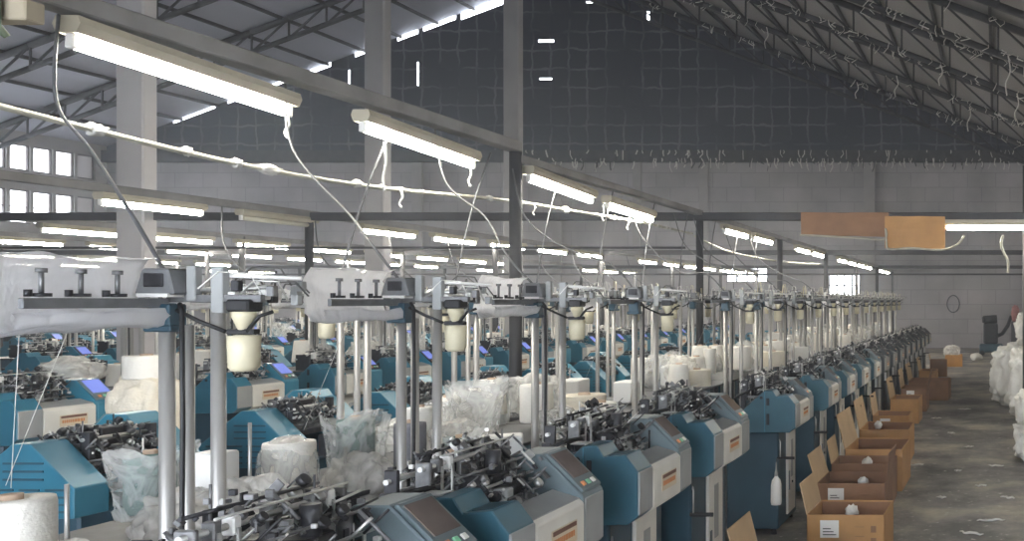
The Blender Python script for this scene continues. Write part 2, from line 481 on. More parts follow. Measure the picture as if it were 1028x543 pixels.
# roof trusses: parallel chord lattice under each slope, one object per frame
def truss(d, depth=.75):
    m = MB()
    for sgn, xe in ((1, XR), (-1, XL))[:1 if d > 37 else 2]:
        n = 14
        xs = [XRIDGE + (xe - XRIDGE) * i / n for i in range(n + 1)]
        zt = [roof_z(x) - .16 for x in xs]; zb = [z - depth for z in zt]
        for a in range(n):
            for zz, h in ((zt, .16), (zb, .13)):
                p = Vector((xs[a], d, zz[a])); q = Vector((xs[a + 1], d, zz[a + 1]))
                m.cyl(p, q, h * .72, 'truss', 4)
            m.cyl((xs[a + 1], d, zt[a + 1]), (xs[a + 1], d, zb[a + 1]), .035, 'truss', 4)
            m.cyl((xs[a], d, zt[a]), (xs[a + 1], d, zb[a + 1]), .04, 'truss', 4)
    o = m.build('trim_truss')
    return struct(o)
for d in (37.4, 33.6, 29.8, 26.0, 22.4, 18.8, 15.2, 11.6): truss(d)
# purlins along the building
for sgn in (1, -1):
    mb = MB()
    x = .9
    while x < 19.3:
        xx = XRIDGE + sgn * x
        mb.box(xx - .04, xx + .04, 6, D, roof_z(xx) - .13, roof_z(xx) - .01, 'truss')
        x += 1.55
    struct(mb.build('trim_purlin'))

# ------------------------------------------------------------------ light lines
Z_T = 3.05
def make_fixture(lit=True):
    root = thing('fluorescent_light', 'x', 'light')
    h = MB()
    h.prism([(-.045, .034), (.045, .034), (.062, .075), (.05, .11), (-.05, .11), (-.062, .075)], 0, 1.26, 'fixt')
    h.build('housing', root)
    tb = MB(); tb.cyl((.0, .05, 0), (.0, 1.21, 0), .030, 'tube' if lit else 'tubeoff', 12); tb.build('tube', root)  # radius widened to take in the glow around the lamp
    for yy in (.012, 1.222):
        l = MB(); l.box(-.02, .02, yy, yy + .03, -.03, .04, 'chalk', .006); l.build('lamp_holder', root)
    return root
fx_on = make_fixture(True); fx_off = make_fixture(False)
snapshot()
used_on = [False]; used_off = [False]
def place_fixture(x, y, z, label, group, lit=True, tilt=0.0, rz=0.0):
    flag = used_on if lit else used_off; src = fx_on if lit else fx_off
    o = src if not flag[0] else copy_tree(src)
    flag[0] = True
    o.location = (x, y, z); o.rotation_euler = (tilt, 0, rz)
    tag(o, label, 'light', group)
    return o
def beam(x, y0, y1, ztop, h=.12, w_=.10, m='beam', label=None):
    b = MB(); b.box(x - w_ / 2, x + w_ / 2, y0, y1, ztop - h, ztop, m, .008)
    o = b.build('trim_beam'); return struct(o)
def pole(x, y, h, r=.05):
    b = MB(); b.cyl((x, y, 0), (x, y, h), r, 'beamd', 12)
    b.box(x - .09, x + .09, y - .09, y + .09, 0, .02, 'beamd')
    return struct(b.build('column'))
POLES = (7.65, 12.4, 17.0, 21.6, 26.3, 30.9, 35.5)
XA = -4.1
beam(XA, 1.6, 7.65, 3.36, .09, .12); beam(XA, 7.65, 12.4, 3.25, .07, .11); beam(XA, 12.4, 36, 3.23, .07, .10)
for d in POLES: pole(XA, d, 3.22 if d > 8 else 3.34, .05)
nm = ['bright tube light on the near beam, the biggest and closest to the top corner',
      'bright tube light on the near beam, second along from the biggest tube',
      'bright tube light just beyond the first dark pole of the near beam',
      'short bright tube light just before the pole where the cross beam meets']
for (d, z, tl), lb in zip(((3.93, 3.145, -.045), (5.75, 3.12, -.05), (7.80, 3.07, -.05), (9.38, 2.995, -.03)), nm):
    place_fixture(XA + .02, d, z, lb, 'tube lights of the near line', tilt=tl)
d = 13.5; i = 0
far_ = []
while d < 34.5:
    if not any(p - 1.3 < d < p + .12 for p in POLES) or d < 13.6: far_.append(d)
    d += 1.62
for i, d in enumerate(far_):
    place_fixture(XA, d, Z_T, 'bright tube light, %s beyond the cross beam on the line above the aisle row' % ORD[i], 'tube lights of the near line')
lines = ((-9.5, 9.5, 3.045, 'second', [13.4, 15.1, 16.8, 9.48], [11.25]),
         (-14.3, 13.4, 3.06, 'third', [13.4, 15.1], []),
         (-19.0, 17.0, 3.13, 'fourth', [], []),
         (-24.0, 21.6, 3.10, 'fifth', [], []),
         (-29.0, 26.0, 3.10, 'sixth', [], []))
rl = random.Random(11)
for (x, d0, z, nth, fixed, off) in lines:
    beam(x, d0 - 3, 36, z + .20, .09, .09)
    for d in POLES:
        if d > d0 - 4: pole(x, d, z + .16, .05)
    ds = sorted(fixed)
    d = (max(fixed) + 1.75) if fixed else d0
    while d < 35.5:
        if rl.random() < .82: ds.append(d)
        d += 1.75
    for i, d in enumerate(sorted(ds)):
        place_fixture(x, d, z, 'white tube light, %s from the camera on the %s light line from the aisle' % (ORD[i], nth), 'tube lights over the %s yarn bay' % nth)
    for d in off:
        place_fixture(x, d, z, 'unlit yellowed tube light between lit tubes on the second light line', 'unlit tubes', lit=False)
for i, (d, x0) in enumerate(((12.4, -31.), (21.6, -34.), (30.9, -36.))):
    b = MB(); b.box(x0, XR, d - .05, d + .05, 3.11, 3.22, 'beamd', .008); struct(b.build('trim_cross_beam'))
    if i < 2:
        b = MB(); b.box(x0, XR, d - .02, d + .02, 2.62, 2.66, 'beamd') if i == 1 else b.box(-30, -4.3, d - .02, d + .02, 2.72, 2.75, 'beamd')
        struct(b.build('trim_tie'))
# tube light across the aisle, on the cross beam, and the cardboard hung beside it
place_fixture(wx(948, 12.3) , 12.28, 3.0, 'warm glowing tube light over the aisle beside the hanging cardboard', None, rz=-PI / 2)
def slab_sheet(name, pts, y, th, m, label, cat, group=None, ripple=.012, seed=1):
    # upright sheet with gently rippled surface
    b = MB(); bm = b.bm; nx, nz = 16, 5
    (x0, zt0, zb0), (x1, zt1, zb1) = pts
    def gp(i, j, s):
        u = i / nx; v = j / nz
        x = x0 + (x1 - x0) * u; zt = zt0 + (zt1 - zt0) * u; zb = zb0 + (zb1 - zb0) * u
        z = zb + (zt - zb) * v + ripple * mnoise.noise(Vector((x * 4, seed, v * .3)))
        return Vector((x, y + s * th / 2 + ripple * 2.0 * mnoise.noise(Vector((x * 2.2, v * 2, seed))) + .0, z))
    G = [[[bm.verts.new(gp(i, j, s)) for j in range(nz + 1)] for i in range(nx + 1)] for s in (-1, 1)]
    fs = []
    for s in (0, 1):
        for i in range(nx):
            for j in range(nz):
                q = (G[s][i][j], G[s][i + 1][j], G[s][i + 1][j + 1], G[s][i][j + 1])
                fs.append(bm.faces.new(q if s == 0 else q[::-1]))
    for i in range(nx):
        for j in (0, nz):
            fs.append(bm.faces.new((G[0][i][j], G[1][i][j], G[1][i + 1][j], G[0][i + 1][j])))
    for j in range(nz):
        for i in (0, nx):
            fs.append(bm.faces.new((G[0][i][j], G[0][i][j + 1], G[1][i][j + 1], G[1][i][j])))
    b._mark(fs, m)
    return tag(b.build(name), label, cat, group)
dc = 12.28
slab_sheet('cardboard_sheet', ((wx(804, dc), wz(213, dc), wz(235, dc)), (wx(892, dc), wz(213, dc), wz(238, dc))), 12.30, .02, 'cardd',
           'long dark brown cardboard strip hung from the cross beam', 'cardboard', seed=2)
slab_sheet('cardboard_sheet', ((wx(889, dc), wz(217, dc), wz(249, dc)), (wx(949, dc), wz(218, dc), wz(251, dc))), 12.22, .02, 'card',
           'bright brown cardboard piece hung next to the glowing tube over the aisle', 'cardboard', seed=5)
def polyline(name, pts, r, m, label, cat, group=None, n=6, smooth=6):
    # Catmull-Rom through the points
    P = [Vector(p) for p in pts]; out = []
    for i in range(len(P) - 1):
        p0 = P[max(i - 1, 0)]; p1 = P[i]; p2 = P[i + 1]; p3 = P[min(i + 2, len(P) - 1)]
        for k in range(smooth):
            t = k / smooth
            out.append(.5 * ((2 * p1) + (p2 - p0) * t + (2 * p0 - 5 * p1 + 4 * p2 - p3) * t * t + (3 * p1 - p0 - 3 * p2 + p3) * t ** 3))
    out.append(P[-1])
    b = MB(); b.tube(out, r, m, n)
    return tag(b.build(name), label, cat, group)
dd = 12.15
polyline('cord', [(wx(a, dd), dd, wz(b, dd)) for a, b in ((803, 236), (830, 237), (862, 239), (888, 240), (889, 229), (890, 242), (893, 250), (915, 249), (945, 251), (960, 246), (966, 240), (968, 236))], .014, 'rope',
         'white cord looped along the lower edge of the hanging cardboard', 'cord')
polyline('cord', [(wx(a, dd), dd, wz(b, dd)) for a, b in ((1007, 236), (1005, 245), (1008, 254), (1012, 262), (1012, 274))], .018, 'rope',
         'thick pale cord dangling from the tube light over the aisle', 'cord')

# white pipe slung under the near beam with lint clinging to it
pp = [(-4.2, 2.2, 2.93), (-4.2, 3.78, 2.82), (-4.2, 5.04, 2.757), (-4.2, 6.2, 2.775), (-4.2, 7.65, 2.86), (-4.2, 9, 2.895), (-4.2, 10.5, 2.93), (-4.2, 12.4, 2.93)]
pipe = polyline('slung_pipe', pp, .016, 'rope', 'thin white pipe sagging under the near line of tube lights', 'pipe')
polyline('slung_pipe', [(-4.2, 12.5, 2.90), (-4.2, 14, 2.78), (-4.2, 16.3, 2.76), (-4.2, 19, 2.80), (-4.2, 21.5, 2.88)], .016, 'rope', 'thin white pipe sagging beyond the cross beam under the tube lights', 'pipe')
rg = random.Random(5)
tuft = MB()
for i in range(26):
    y = rg.uniform(3.4, 12); 
    for a, b in zip(pp, pp[1:]):
        if a[1] <= y <= b[1]:
            z = a[2] + (b[2] - a[2]) * (y - a[1]) / (b[1] - a[1])
    tuft.blob((-4.2, y, z), (.016 + rg.random() * .008, .02 + rg.random() * .05, .016 + rg.random() * .012), 'lint', i, .6, 3, 3)
tuft.build('lint', pipe)['kind'] = 'stuff'

# ------------------------------------------------------------------ knitting machines
FRONT = .36
def mech_bits(m, seed, n=250, ymin=-.24, ymax=.20, low=0.0):
    r = random.Random(seed)
    m.box(-.11, .17, -.13, .07, 1.235, 1.275, 'dark', .006)
    m.box(-.09, .13, -.10, .04, 1.275, 1.33, 'dark', .006)
    for (x, y, z0, z1, rr, mm) in ((.10, -.03, 1.32, 1.42, .028, 'dark'), (.0, -.06, 1.32, 1.43, .022, 'mid'), (-.06, .02, 1.32, 1.45, .016, 'steel'), (.02, .10, 1.3, 1.44, .02, 'black'), (-.08, -.17, 1.25, 1.43, .018, 'black'), (.09, .14, 1.2, 1.36, .022, 'mid')):
        m.cyl((x, y, z0), (x, y, z1 - low), rr, mm, 12)
    for (x, z, rr, mm) in ((.15, 1.30, .006, 'steel'), (.12, 1.36, .005, 'mid'), (-.03, 1.44, .006, 'dark'), (-.13, 1.30, .008, 'mid'), (.19, 1.24, .005, 'steel'), (.06, 1.44, .004, 'steel')):
        m.cyl((x, ymin - (.0 if low else .10), z - low), (x, ymax, z - low), rr, mm, 6)
    m.box(.13, .19, -.11, -.05, 1.22, 1.28, 'greyp', .006)
    for i in range(n):
        x = r.uniform(-.20, .215); y = r.uniform(ymin, ymax)
        zl = 1.20 if x > .1 or x < -.06 else 1.26
        z = r.uniform(zl, max(zl + .02, 1.485 - low - abs(x + .02) * .62))
        k = r.random(); mm = r.choice(('black', 'dark', 'dark', 'black', 'mid', 'mid', 'mid', 'steel', 'steel', 'chalk' if r.random() < .6 else 'mid'))
        sc = .75 if mm in ('chalk', 'steel') else 1.0
        if k < .42:
            a, b, c = (r.uniform(.004, .013) * sc for _ in range(3))
            rot = Matrix.Rotation(r.choice((0, 0, 0, .75, -.75)), 4, 'Y') @ Matrix.Rotation(r.uniform(-.12, .12), 4, 'Z')
            m.box(x - a, x + a, y - b, y + b, z - c, z + c, mm, .002, rot)
        elif k < .55:
            a, b = r.uniform(.007, .018), r.uniform(.010, .024)
            rot = Matrix.Rotation(r.choice((0, .75, -.75)), 4, 'Y') @ Matrix.Rotation(r.choice((0, 0, PI / 2)), 4, 'Z')
            m.box(x - .003, x + .003, y - a, y + a, z - b, z + b, mm, .001, rot)
        elif k < .85:
            dv = r.choice((Vector((0, 1, 0)), Vector((0, 1, .1)), Vector((.7, 0, -.7)), Vector((.7, .1, .7)), Vector((0, 0, 1)))) * r.uniform(.02, .075)
            m.cyl(Vector((x, y, z)) - dv, Vector((x, y, z)) + dv, r.uniform(.0025, .006), mm, 7)
        else:
            m.cyl((x, y, z), (x + .016, y, z + .012), r.uniform(.010, .022), mm, 12)
def bed(m, teeth=34):
    m.prism([(.235, 1.10), (.235, 1.135), (.07, 1.235), (.045, 1.20), (.02, 1.235), (-.16, 1.135), (-.16, 1.10)], -.24, .22, 'dark')
    for i in range(teeth):
        y = -.235 + .45 * i / (teeth - 1)
        m.prism([(.232, 1.142), (.225, 1.150), (.075, 1.242), (.07, 1.234)], y, y + .005, 'steel')
        m.prism([(-.155, 1.142), (-.15, 1.150), (.018, 1.242), (.02, 1.234)], y, y + .005, 'mid')
HOOD = [(.30, .92), (.34, .96), (.34, 1.06), (.06, 1.29), (-.03, 1.29), (-.25, 1.07), (-.25, .92)]
NEAR_COVER = [(.30, .93), (.35, .97), (.35, 1.185), (.29, 1.265), (.19, 1.255), (.155, 1.31), (.09, 1.31), (-.13, 1.10), (-.25, 1.06), (-.25, .93)]
FAR_COVER = [(.30, .93), (.35, .97), (.35, 1.19), (.175, 1.365), (.06, 1.365), (.02, 1.31), (-.04, 1.29), (-.25, 1.07), (-.25, .93)]
def slope_box(m, u0, u1, y0, y1, h, mm, b=0.0, base=0.0):
    a = Vector((.35, 0, 1.19)); u = Vector((-.7071, 0, .7071)); nrm = Vector((.7071, 0, .7071))
    c = a + u * (u0 + u1) / 2 + nrm * (base + h / 2)
    rot = Matrix(((u.x, 0, nrm.x, 0), (0, 1, 0, 0), (u.z, 0, nrm.z, 0), (0, 0, 0, 1)))
    m.box(c.x - (u1 - u0) / 2, c.x + (u1 - u0) / 2, y0, y1, c.z - h / 2, c.z + h / 2, mm, b, rot)
def plate_bits(m, x0):
    m.box(x0, x0 + .003, -.105, .135, 1.03, 1.115, 'plate')
    m.box(x0 + .002, x0 + .005, -.095, .125, 1.093, 1.11, 'brownp')
    r = random.Random(4); y = -.085
    while y < .11:
        wv = r.uniform(.008, .02)
        m.box(x0 + .002, x0 + .005, y, y + wv, 1.055, 1.078, 'orange'); y += wv + .007
def make_machine(kind, detail, seed):
    root = thing('knitting_machine', 'x', 'knitting machine')
    rear = kind == 'rear'
    head = {'grey': 'teal_shaded', 'char': 'char'}.get(kind, 'teal'); pod = {'grey': 'slate', 'char': 'char'}.get(kind, 'teal_light')
    white = 'charf' if kind == 'char' else 'cream'; scr_m = 'glassd' if kind in ('grey', 'char') else 'screen'
    y_rail = -.22 if rear else -.42
    c = MB(); c.box(-.24, .20, -.40, .40, .05, .93, 'char' if kind == 'char' else 'navy', .012); cab = c.build('cabinet', root)
    lp = MB(); lp.box(.20, .222, -.09, .24, .12, .93, white, .006); lpo = lp.build('lower_panel', root)
    s = MB()
    if detail:
        s.box(.221, .2245, .03, .13, .45, .80, 'greyp', .003)
        s.cyl((.223, .08, .40), (.232, .08, .40), .012, 'black', 10)
        s.build('slot_plate', lpo)
        g = MB(); g.box(.221, .226, -.07, -.02, .34, .52, 'slate', .003); g.build('gauge', lpo)
        for xx in (-.19, .15):
            for yy in (-.35, .35):
                f = MB(); f.cyl((xx, yy, 0), (xx, yy, .05), .028, 'black', 12, .018); f.build('foot', root)
    else:
        s.box(.221, .2245, .03, .13, .45, .80, 'greyp'); s.build('slot_plate', lpo)
    e = MB(); e.prism(HOOD if rear else NEAR_COVER, -.44, -.235, head, .005)
    if rear:
        for zz in range(7):
            for xx in range(4):
                z_ = .95 + zz * .036; x_ = -.21 + xx * .13
                if z_ < 1.09: e.box(x_, x_ + .10, -.446, -.438, z_, z_ + .010, 'navy')
        for zz in (1.11, 1.15, 1.19): e.box(-.10, .10, -.446, -.438, zz, zz + .010, 'navy')
    elif not detail:
        e.box(.052, .075, -.443, -.438, 1.19, 1.25, 'black'); e.box(.052, .075, -.443, -.438, 1.01, 1.11, 'black')
    ec = e.build('end_cover', root)
    if detail and not rear:
        for z0, z1 in ((1.175, 1.24), (1.00, 1.10)):
            q = MB(); q.box(.105, .13, -.4425, -.436, z0, z1, 'black', .002); q.build('slot', ec)
        q = MB(); q.cyl((.062, -.443, 1.245), (.062, -.436, 1.245), .013, 'black', 12); q.build('plug', ec)
        q = MB(); q.box(.088, .094, -.443, -.436, .94, 1.30, 'teal_light'); q.build('seam', ec)
        q = MB(); q.box(.20, .28, -.40, -.28, 1.255, 1.262, 'navy', .002, Matrix.Rotation(-.1, 4, 'Y')); q.build('pocket', ec)
        q = MB(); q.box(.02, .10, -.42, -.33, 1.312, 1.318, 'greyp', .002); q.build('rating_plate', ec)
    fp = MB(); fp.box(.348 if not rear else .338, .358 if not rear else .348, -.438, -.242, .975, 1.182 if not rear else 1.06, 'greyp', .004); fp.build('front_facing', root)
    fc = MB(); fc.prism([(.30, .93), (.358, .97), (.358, 1.165), (.335, 1.187), (.29, 1.187), (.29, .95)], -.235, .215, white, .005)
    if not detail: plate_bits(fc, .357)
    fco = fc.build('front_cover', root)
    fl = MB(); fl.prism([(.34, 1.186), (.225, 1.222), (.225, 1.16), (.33, 1.16)], -.235, .215, 'greyp', .003); fl.build('front_ledge', root)
    if detail:
        q = MB(); plate_bits(q, .357); q.build('name_plate', fco)
    ch = MB(); ch.prism(FAR_COVER, .22, .44, pod, .006)
    if not detail:
        slope_box(ch, .02, .232, .235, .425, .010, 'dark'); slope_box(ch, .085, .215, .255, .405, .004, scr_m, base=.010)
        for yy, mm in ((.27, 'ledo'), (.32, 'ledg'), (.37, 'ledw')): slope_box(ch, .04, .06, yy, yy + .025, .006, mm, base=.010)
    cho = ch.build('control_housing', root)
    if detail:
        fpl = MB(); fpl.box(.348, .356, .235, .43, .975, 1.18, 'greyp' if kind == 'grey' else 'teal_light', .003); fpl.build('end_facing', cho)
        cp = MB(); slope_box(cp, .015, .238, .232, .428, .014, 'slate', .004); cpo = cp.build('control_panel', root)
        sc = MB(); slope_box(sc, .085, .222, .252, .408, .004, scr_m, 0, .0135); sc.build('screen', cpo)
        for yy, mm in ((.265, 'ledo'), (.315, 'ledg'), (.365, 'ledw')):
            bt = MB(); slope_box(bt, .035, .058, yy, yy + .028, .007, mm, .002, .0135); bt.build('button', cpo)
        b = MB(); bed(b); b.build('needle_bed', root)
        k = MB(); mech_bits(k, seed, low=.13 if rear else 0.0); k.build('carriage', root)
        for (x, z) in ((.03, 1.31), (-.09, 1.28)) if rear else ((.03, 1.405), (-.09, 1.36)):
            r_ = MB(); r_.cyl((x, y_rail, z), (x, .21, z), .010, 'steel', 8); r_.build('feeder_rail', root)
        for yy in (y_rail + .02, .19):
            r_ = MB(); r_.box(-.11, -.06, yy, yy + .018, 1.22, 1.40 if not rear else 1.30, 'dark', .004); r_.box(.0, .055, yy, yy + .018, 1.33 if not rear else 1.25, 1.425 if not rear else 1.33, 'mid', .004); r_.box(-.11, .05, yy + .002, yy + .012, 1.24, 1.26, 'mid'); r_.box(-.12, -.08, yy - .01, yy + .03, 1.12, 1.32, 'dark', .003); r_.build('rail_bracket', root)
        rr = random.Random(seed + 9)
        for j, yy in enumerate((-.20, -.14, .06, .13) if rear else (-.33, -.26, .06, .13)):
            r_ = MB(); r_.box(.015, .05, yy, yy + .03, 1.38 - .1 * rear, 1.43 - .1 * rear, 'chalk' if j % 2 else 'mid', .004)
            r_.box(.05, .056, yy + .01, yy + .02, 1.25, 1.40 - .1 * rear, 'steel'); r_.build('yarn_feeder', root)
        cb = MB(); cb.tube([(-.16, -.2, 1.1), (-.22, -.22, 1.2), (-.12, -.18, 1.3)] if rear else [(-.13, -.36, 1.13), (-.16, -.45, 1.24), (-.10, -.49, 1.28), (.0, -.46, 1.33), (.06, -.38, 1.34)], .010, 'black', 7); cb.build('cable', root)
        mo = MB(); mo.cyl((-.25, -.05, 1.02), (-.36, -.05, 1.02), .07, 'mid', 14); mo.box(-.30, -.24, -.14, .20, .95, 1.10, 'dark', .006); mo.build('drive_motor', root)
        sl = MB(); sl.tube([(.20, -.37, .86), (.22, -.42, .84), (.22, -.42, .71)], .006, 'steel', 6); sl.cyl((.20, -.42, .70), (.34, -.42, .70), .013, 'black', 8); sl.build('stop_lever', root)
    else:
        k = MB(); bed(k, 12); mech_bits(k, seed, 120, low=.13 if rear else 0.0)
        for (x, z) in ((.03, 1.31), (-.09, 1.28)) if rear else ((.03, 1.405), (-.09, 1.36)): k.cyl((x, y_rail, z), (x, .21, z), .010, 'steel', 6)
        for yy in (y_rail + .02, .19): k.box(-.10, .05, yy, yy + .02, 1.24, 1.41 if not rear else 1.31, 'dark')
        for yy in (-.15 if rear else -.33, .06, .13): k.box(.015, .06, yy, yy + .03, 1.36 - .1 * rear, 1.43 - .1 * rear, 'chalk')
        k.build('carriage', root)
        sl = MB(); sl.cyl((.20, -.42, .70), (.34, -.42, .70), .013, 'black', 6); sl.box(.20, .23, -.42, -.40, .70, .86, 'steel'); sl.build('stop_lever', root)
    root.scale = (1, .87, 1)
    return root
protos = {}
for kind in ('grey', 'blue', 'rear', 'char'):
    for det in (1, 0):
        protos[kind, det] = [make_machine(kind, det, 20 + 3 * v + 7 * len(kind)) for v in range((3 if kind == 'grey' else 2) if det else 2)] if not (kind == 'char' and det) else []
snapshot()
used = set()
def place_machine(kind, det, v, x, y, rz, label, group):
    src = protos[kind, det][v % len(protos[kind, det])]
    if src.name in used: o = copy_tree(src)
    else: o = src; used.add(src.name)
    o.location = (x, y, 0); o.rotation_euler = (0, 0, rz)
    if kind == 'rear': o.scale = (1, -.87, 1)
    tag(o, label, 'knitting machine', group)
    return o
mr = random.Random(17)
R1 = [2.59, 3.52, 4.65, 5.82] + [8.0] + [9.51 + 1.15 * i for i in range(13)]
for i, y in enumerate(R1):
    if i == 0: lb = 'teal knitting machine cropped by the lower edge, dull screen tilted toward the aisle'
    elif i == 4: lb = 'teal knitting machine with a squeeze bottle on its end, just past the aisle row gap'
    elif y > 13.5: lb = 'dark charcoal knitting machine, %s from the camera in the row beside the cartons' % ORD[i]
    else: lb = 'teal grey knitting machine, %s from the camera in the row beside the cartons' % ORD[i]
    place_machine('grey' if y < 13.5 else 'char', 1 if y < 13 else 0, i, -1.7 - FRONT, y, mr.uniform(-.01, .01), lb, 'knitting machines of the aisle row').scale.z = .945 if i >= 4 else 1.0
rowdef = [  # x of the front, facing, first y list, name
    (-5.17, -1, [4.82] + [6.16 + 1.17 * i for i in range(15)], 'second'),
    (-7.2, 1, [6.99, 8.89, 10.15, 11.26, 12.47] + [13.65 + 1.17 * i for i in range(10)], 'third'),
    (-10.75, -1, [10.2 + 1.17 * i for i in range(13)], 'fourth'),
    (-12.7, 1, [12.3 + 1.17 * i for i in range(12)], 'fifth'),
    (-16.2, -1, [15.4 + 1.17 * i for i in range(10)], 'sixth'),
    (-18.2, 1, [17.2 + 1.17 * i for i in range(10)], 'seventh'),
    (-21.7, -1, [20.6 + 1.17 * i for i in range(8)], 'eighth'),
    (-23.7, 1, [22.2 + 1.17 * i for i in range(8)], 'ninth'),
]
for (xf, face, ys, nth) in rowdef:
    for i, y in enumerate(ys):
        det = 1 if (y < 9.5 and nth in ('second', 'third')) else 0
        what = 'teal knitting machine seen from behind' if face < 0 else 'white fronted teal knitting machine'
        place_machine('blue' if face > 0 else 'rear', det, i, xf - face * FRONT, y, (0 if face > 0 else PI) + mr.uniform(-.01, .01),
                      '%s, %s from the camera in the %s row' % (what, ORD[i], nth), 'knitting machines of the %s row' % nth)

# ------------------------------------------------------------------ yarn stands behind each machine
def make_stand(detail):
    root = thing('yarn_stand', 'x', 'yarn stand')
    p = MB(); p.cyl((0, 0, 0), (0, 0, 1.93), .021, 'alu', 14); p.build('post', root)
    p = MB(); p.cyl((.042, .03, 0), (.042, .03, 1.92), .017, 'alu', 12); p.build('post', root)
    p = MB(); p.cyl((.150, .02, 0), (.150, .02, 1.985), .020, 'alu', 12); p.build('side_post', root)
    p = MB(); p.box(-.034, .036, -.034, .034, 1.905, 1.99, 'navy', .005); p.box(-.045, .045, -.04, .04, 1.90, 1.922, 'navy', .005); p.build('collar', root)
    tb = MB(); tb.box(-.008, .008, -.44, .0, 1.978, 2.008, 'barg', .002)
    tbo = tb.build('tension_bar', root)
    for j, yy in enumerate((-.385, -.275, -.165)):
        q = MB() if detail or j == 0 else q
        q.cyl((0, yy, 2.012), (0, yy, 2.022), .022, 'dark', 12); q.cyl((0, yy, 2.022), (0, yy, 2.085), .006, 'mid', 8); q.cyl((0, yy, 2.08), (0, yy, 2.093), .013, 'mid', 10)
        q.cyl((0, yy - .035, 2.012), (0, yy - .035, 2.032), .009, 'dark', 8)
        if detail or j == 2: q.build('tensioner', root)
    ga = MB()
    ga.box(-.01, .30, .005, .025, 1.995, 2.02, 'mid', .002); ga.box(.06, .09, .0, .03, 2.0, 2.115, 'greyp', .003); ga.box(.14, .18, .0, .03, 1.96, 2.11, 'greyp', .003)
    ga.cyl((0, .0, 2.03), (.0, .42, 2.05), .008, 'steel', 8); ga.cyl((.14, .02, 2.085), (.36, .10, 2.075), .007, 'chalk', 8)
    for yy in (.12, .24, .36): ga.cyl((0, yy, 2.03), (0, yy, 2.085), .006, 'chalk', 6)
    ga.cyl((.0, .02, 2.03), (.30, .05, 2.045), .009, 'steel', 8)
    ra = random.Random(8 if detail else 13)
    for q in range(9 if detail else 22):
        y_ = ra.uniform(-.02 if detail else -.40, .42); x_ = ra.uniform(.08 if detail else -.10, .34); z_ = ra.uniform(1.99, 2.06); hh = ra.uniform(.03, .08) if detail else ra.uniform(.04, .16)
        dx, dy = ra.uniform(-.12, .12), ra.uniform(-.15, .15)
        ga.tube([(x_, y_, z_), (x_ + dx * .2, y_ + dy * .2, z_ + hh), (x_ + dx * .7, y_ + dy * .7, z_ + hh * 1.05), (x_ + dx, y_ + dy, z_ + hh * .3)], ra.uniform(.002, .0035) if detail else ra.uniform(.003, .005), ra.choice(('chalk', 'steel', 'jar', 'mid', 'barg')), 5)
    for q in range(10):
        y_ = ra.uniform(-.05, .42); x_ = ra.uniform(.09 if detail else -.03, .34); z_ = ra.uniform(2.0, 2.06)
        ga.box(x_ - .012, x_ + .012, y_ - .012, y_ + .012, z_ - .015, z_ + .02, ra.choice(('chalk', 'mid', 'dark', 'greyp')), .003)
    ga.build('guide_arm', root)
    ab = MB(); ab.prism([(-.064, 2.02), (.066, 2.02), (.045, 2.105), (-.038, 2.105)], -.05, .04, 'barg', .006); ab.box(-.05, .05, -.053, .03, 2.012, 2.024, 'chalk')
    abo = ab.build('stop_motion_box', root)
    if detail:
        q = MB(); q.box(-.028, .036, -.056, -.048, 2.045, 2.088, 'dark', .003); q.build('display', abo)
    lu = MB(); lu.box(.20, .275, -.015, .05, 1.965, 2.005, 'black', .006); lu.lathe([(.032, 1.965), (.034, 1.95), (.016, 1.905)], 'jar', 14, (.238, .015, 0)); lu.box(.19, .28, .0, .03, 1.89, 1.908, 'black', .003)
    lu.tube([(.05, -.02, 1.97), (.12, -.02, 1.935), (.19, .0, 1.90)], .007, 'black', 6); lu.tube([(.26, .0, 1.90), (.30, .0, 1.95), (.33, .02, 1.965)], .006, 'black', 6)
    lu.build('oiler_bracket', root)
    j = MB(); j.lathe([(.0, 1.768), (.033, 1.771), (.042, 1.785), (.043, 1.84), (.045, 1.886), (.0, 1.890)], 'jar', 16, (.238, .015, 0)); j.build('oil_jar', root)
    c = MB(); c.tube([(.05, -.01, 1.99), (.075, -.03, 1.97), (.078, -.03, 1.6), (.07, -.025, 1.1), (.075, -.02, .5), (.07, -.02, .02)], .007, 'black', 6); c.build('power_cable', root)
    return root
st_near = make_stand(True); st_far = make_stand(False)

# crumpled film cover lying round the tension bar
def make_cover(seed, L=.46, arc=1.0):
    b = MB(); bm = b.bm; r = random.Random(seed)
    prof = [(.018, 1.972), (.030, 1.955), (.022, 1.922), (-.03, 1.912), (-.07, 1.95), (-.075, 2.03), (-.070, 2.09), (-.05, 2.128), (-.02, 2.130)]
    P = []
    for i in range(len(prof) - 1):
        for k in range(3):
            t = k / 3; P.append((prof[i][0] * (1 - t) + prof[i + 1][0] * t, prof[i][1] * (1 - t) + prof[i + 1][1] * t))
    P.append(prof[-1])
    ny = 26; rows = []
    for j in range(ny + 1):
        y = -L + L * 1.0 * j / ny
        row = []
        for i, (x, z) in enumerate(P):
            nz = mnoise.fractal(Vector((x * 9 + seed, y * 5, z * 9)), 1, 2, 4) * .028
            n2 = mnoise.noise(Vector((seed * 2.3, y * 7, i * .5))) * .012
            tap = 1 - .0 * max(0, (-y - L * .86) / (L * .14)) 
            row.append(bm.verts.new((x * tap + nz * .8, y - .02 + n2, 2.01 + (z - 2.01) * tap + nz * .55 + n2)))
        rows.append(row)
    fs = []
    for a, c in zip(rows, rows[1:]):
        for i in range(len(P) - 1):
            f = bm.faces.new((a[i], a[i + 1], c[i + 1], c[i])); f.smooth = True; fs.append(f)
    b._mark(fs, 'wrap')
    bmesh.ops.solidify(bm, geom=fs, thickness=.002)
    return b.build('film_cover')
covers = [make_cover(s) for s in (1, 2, 3)]
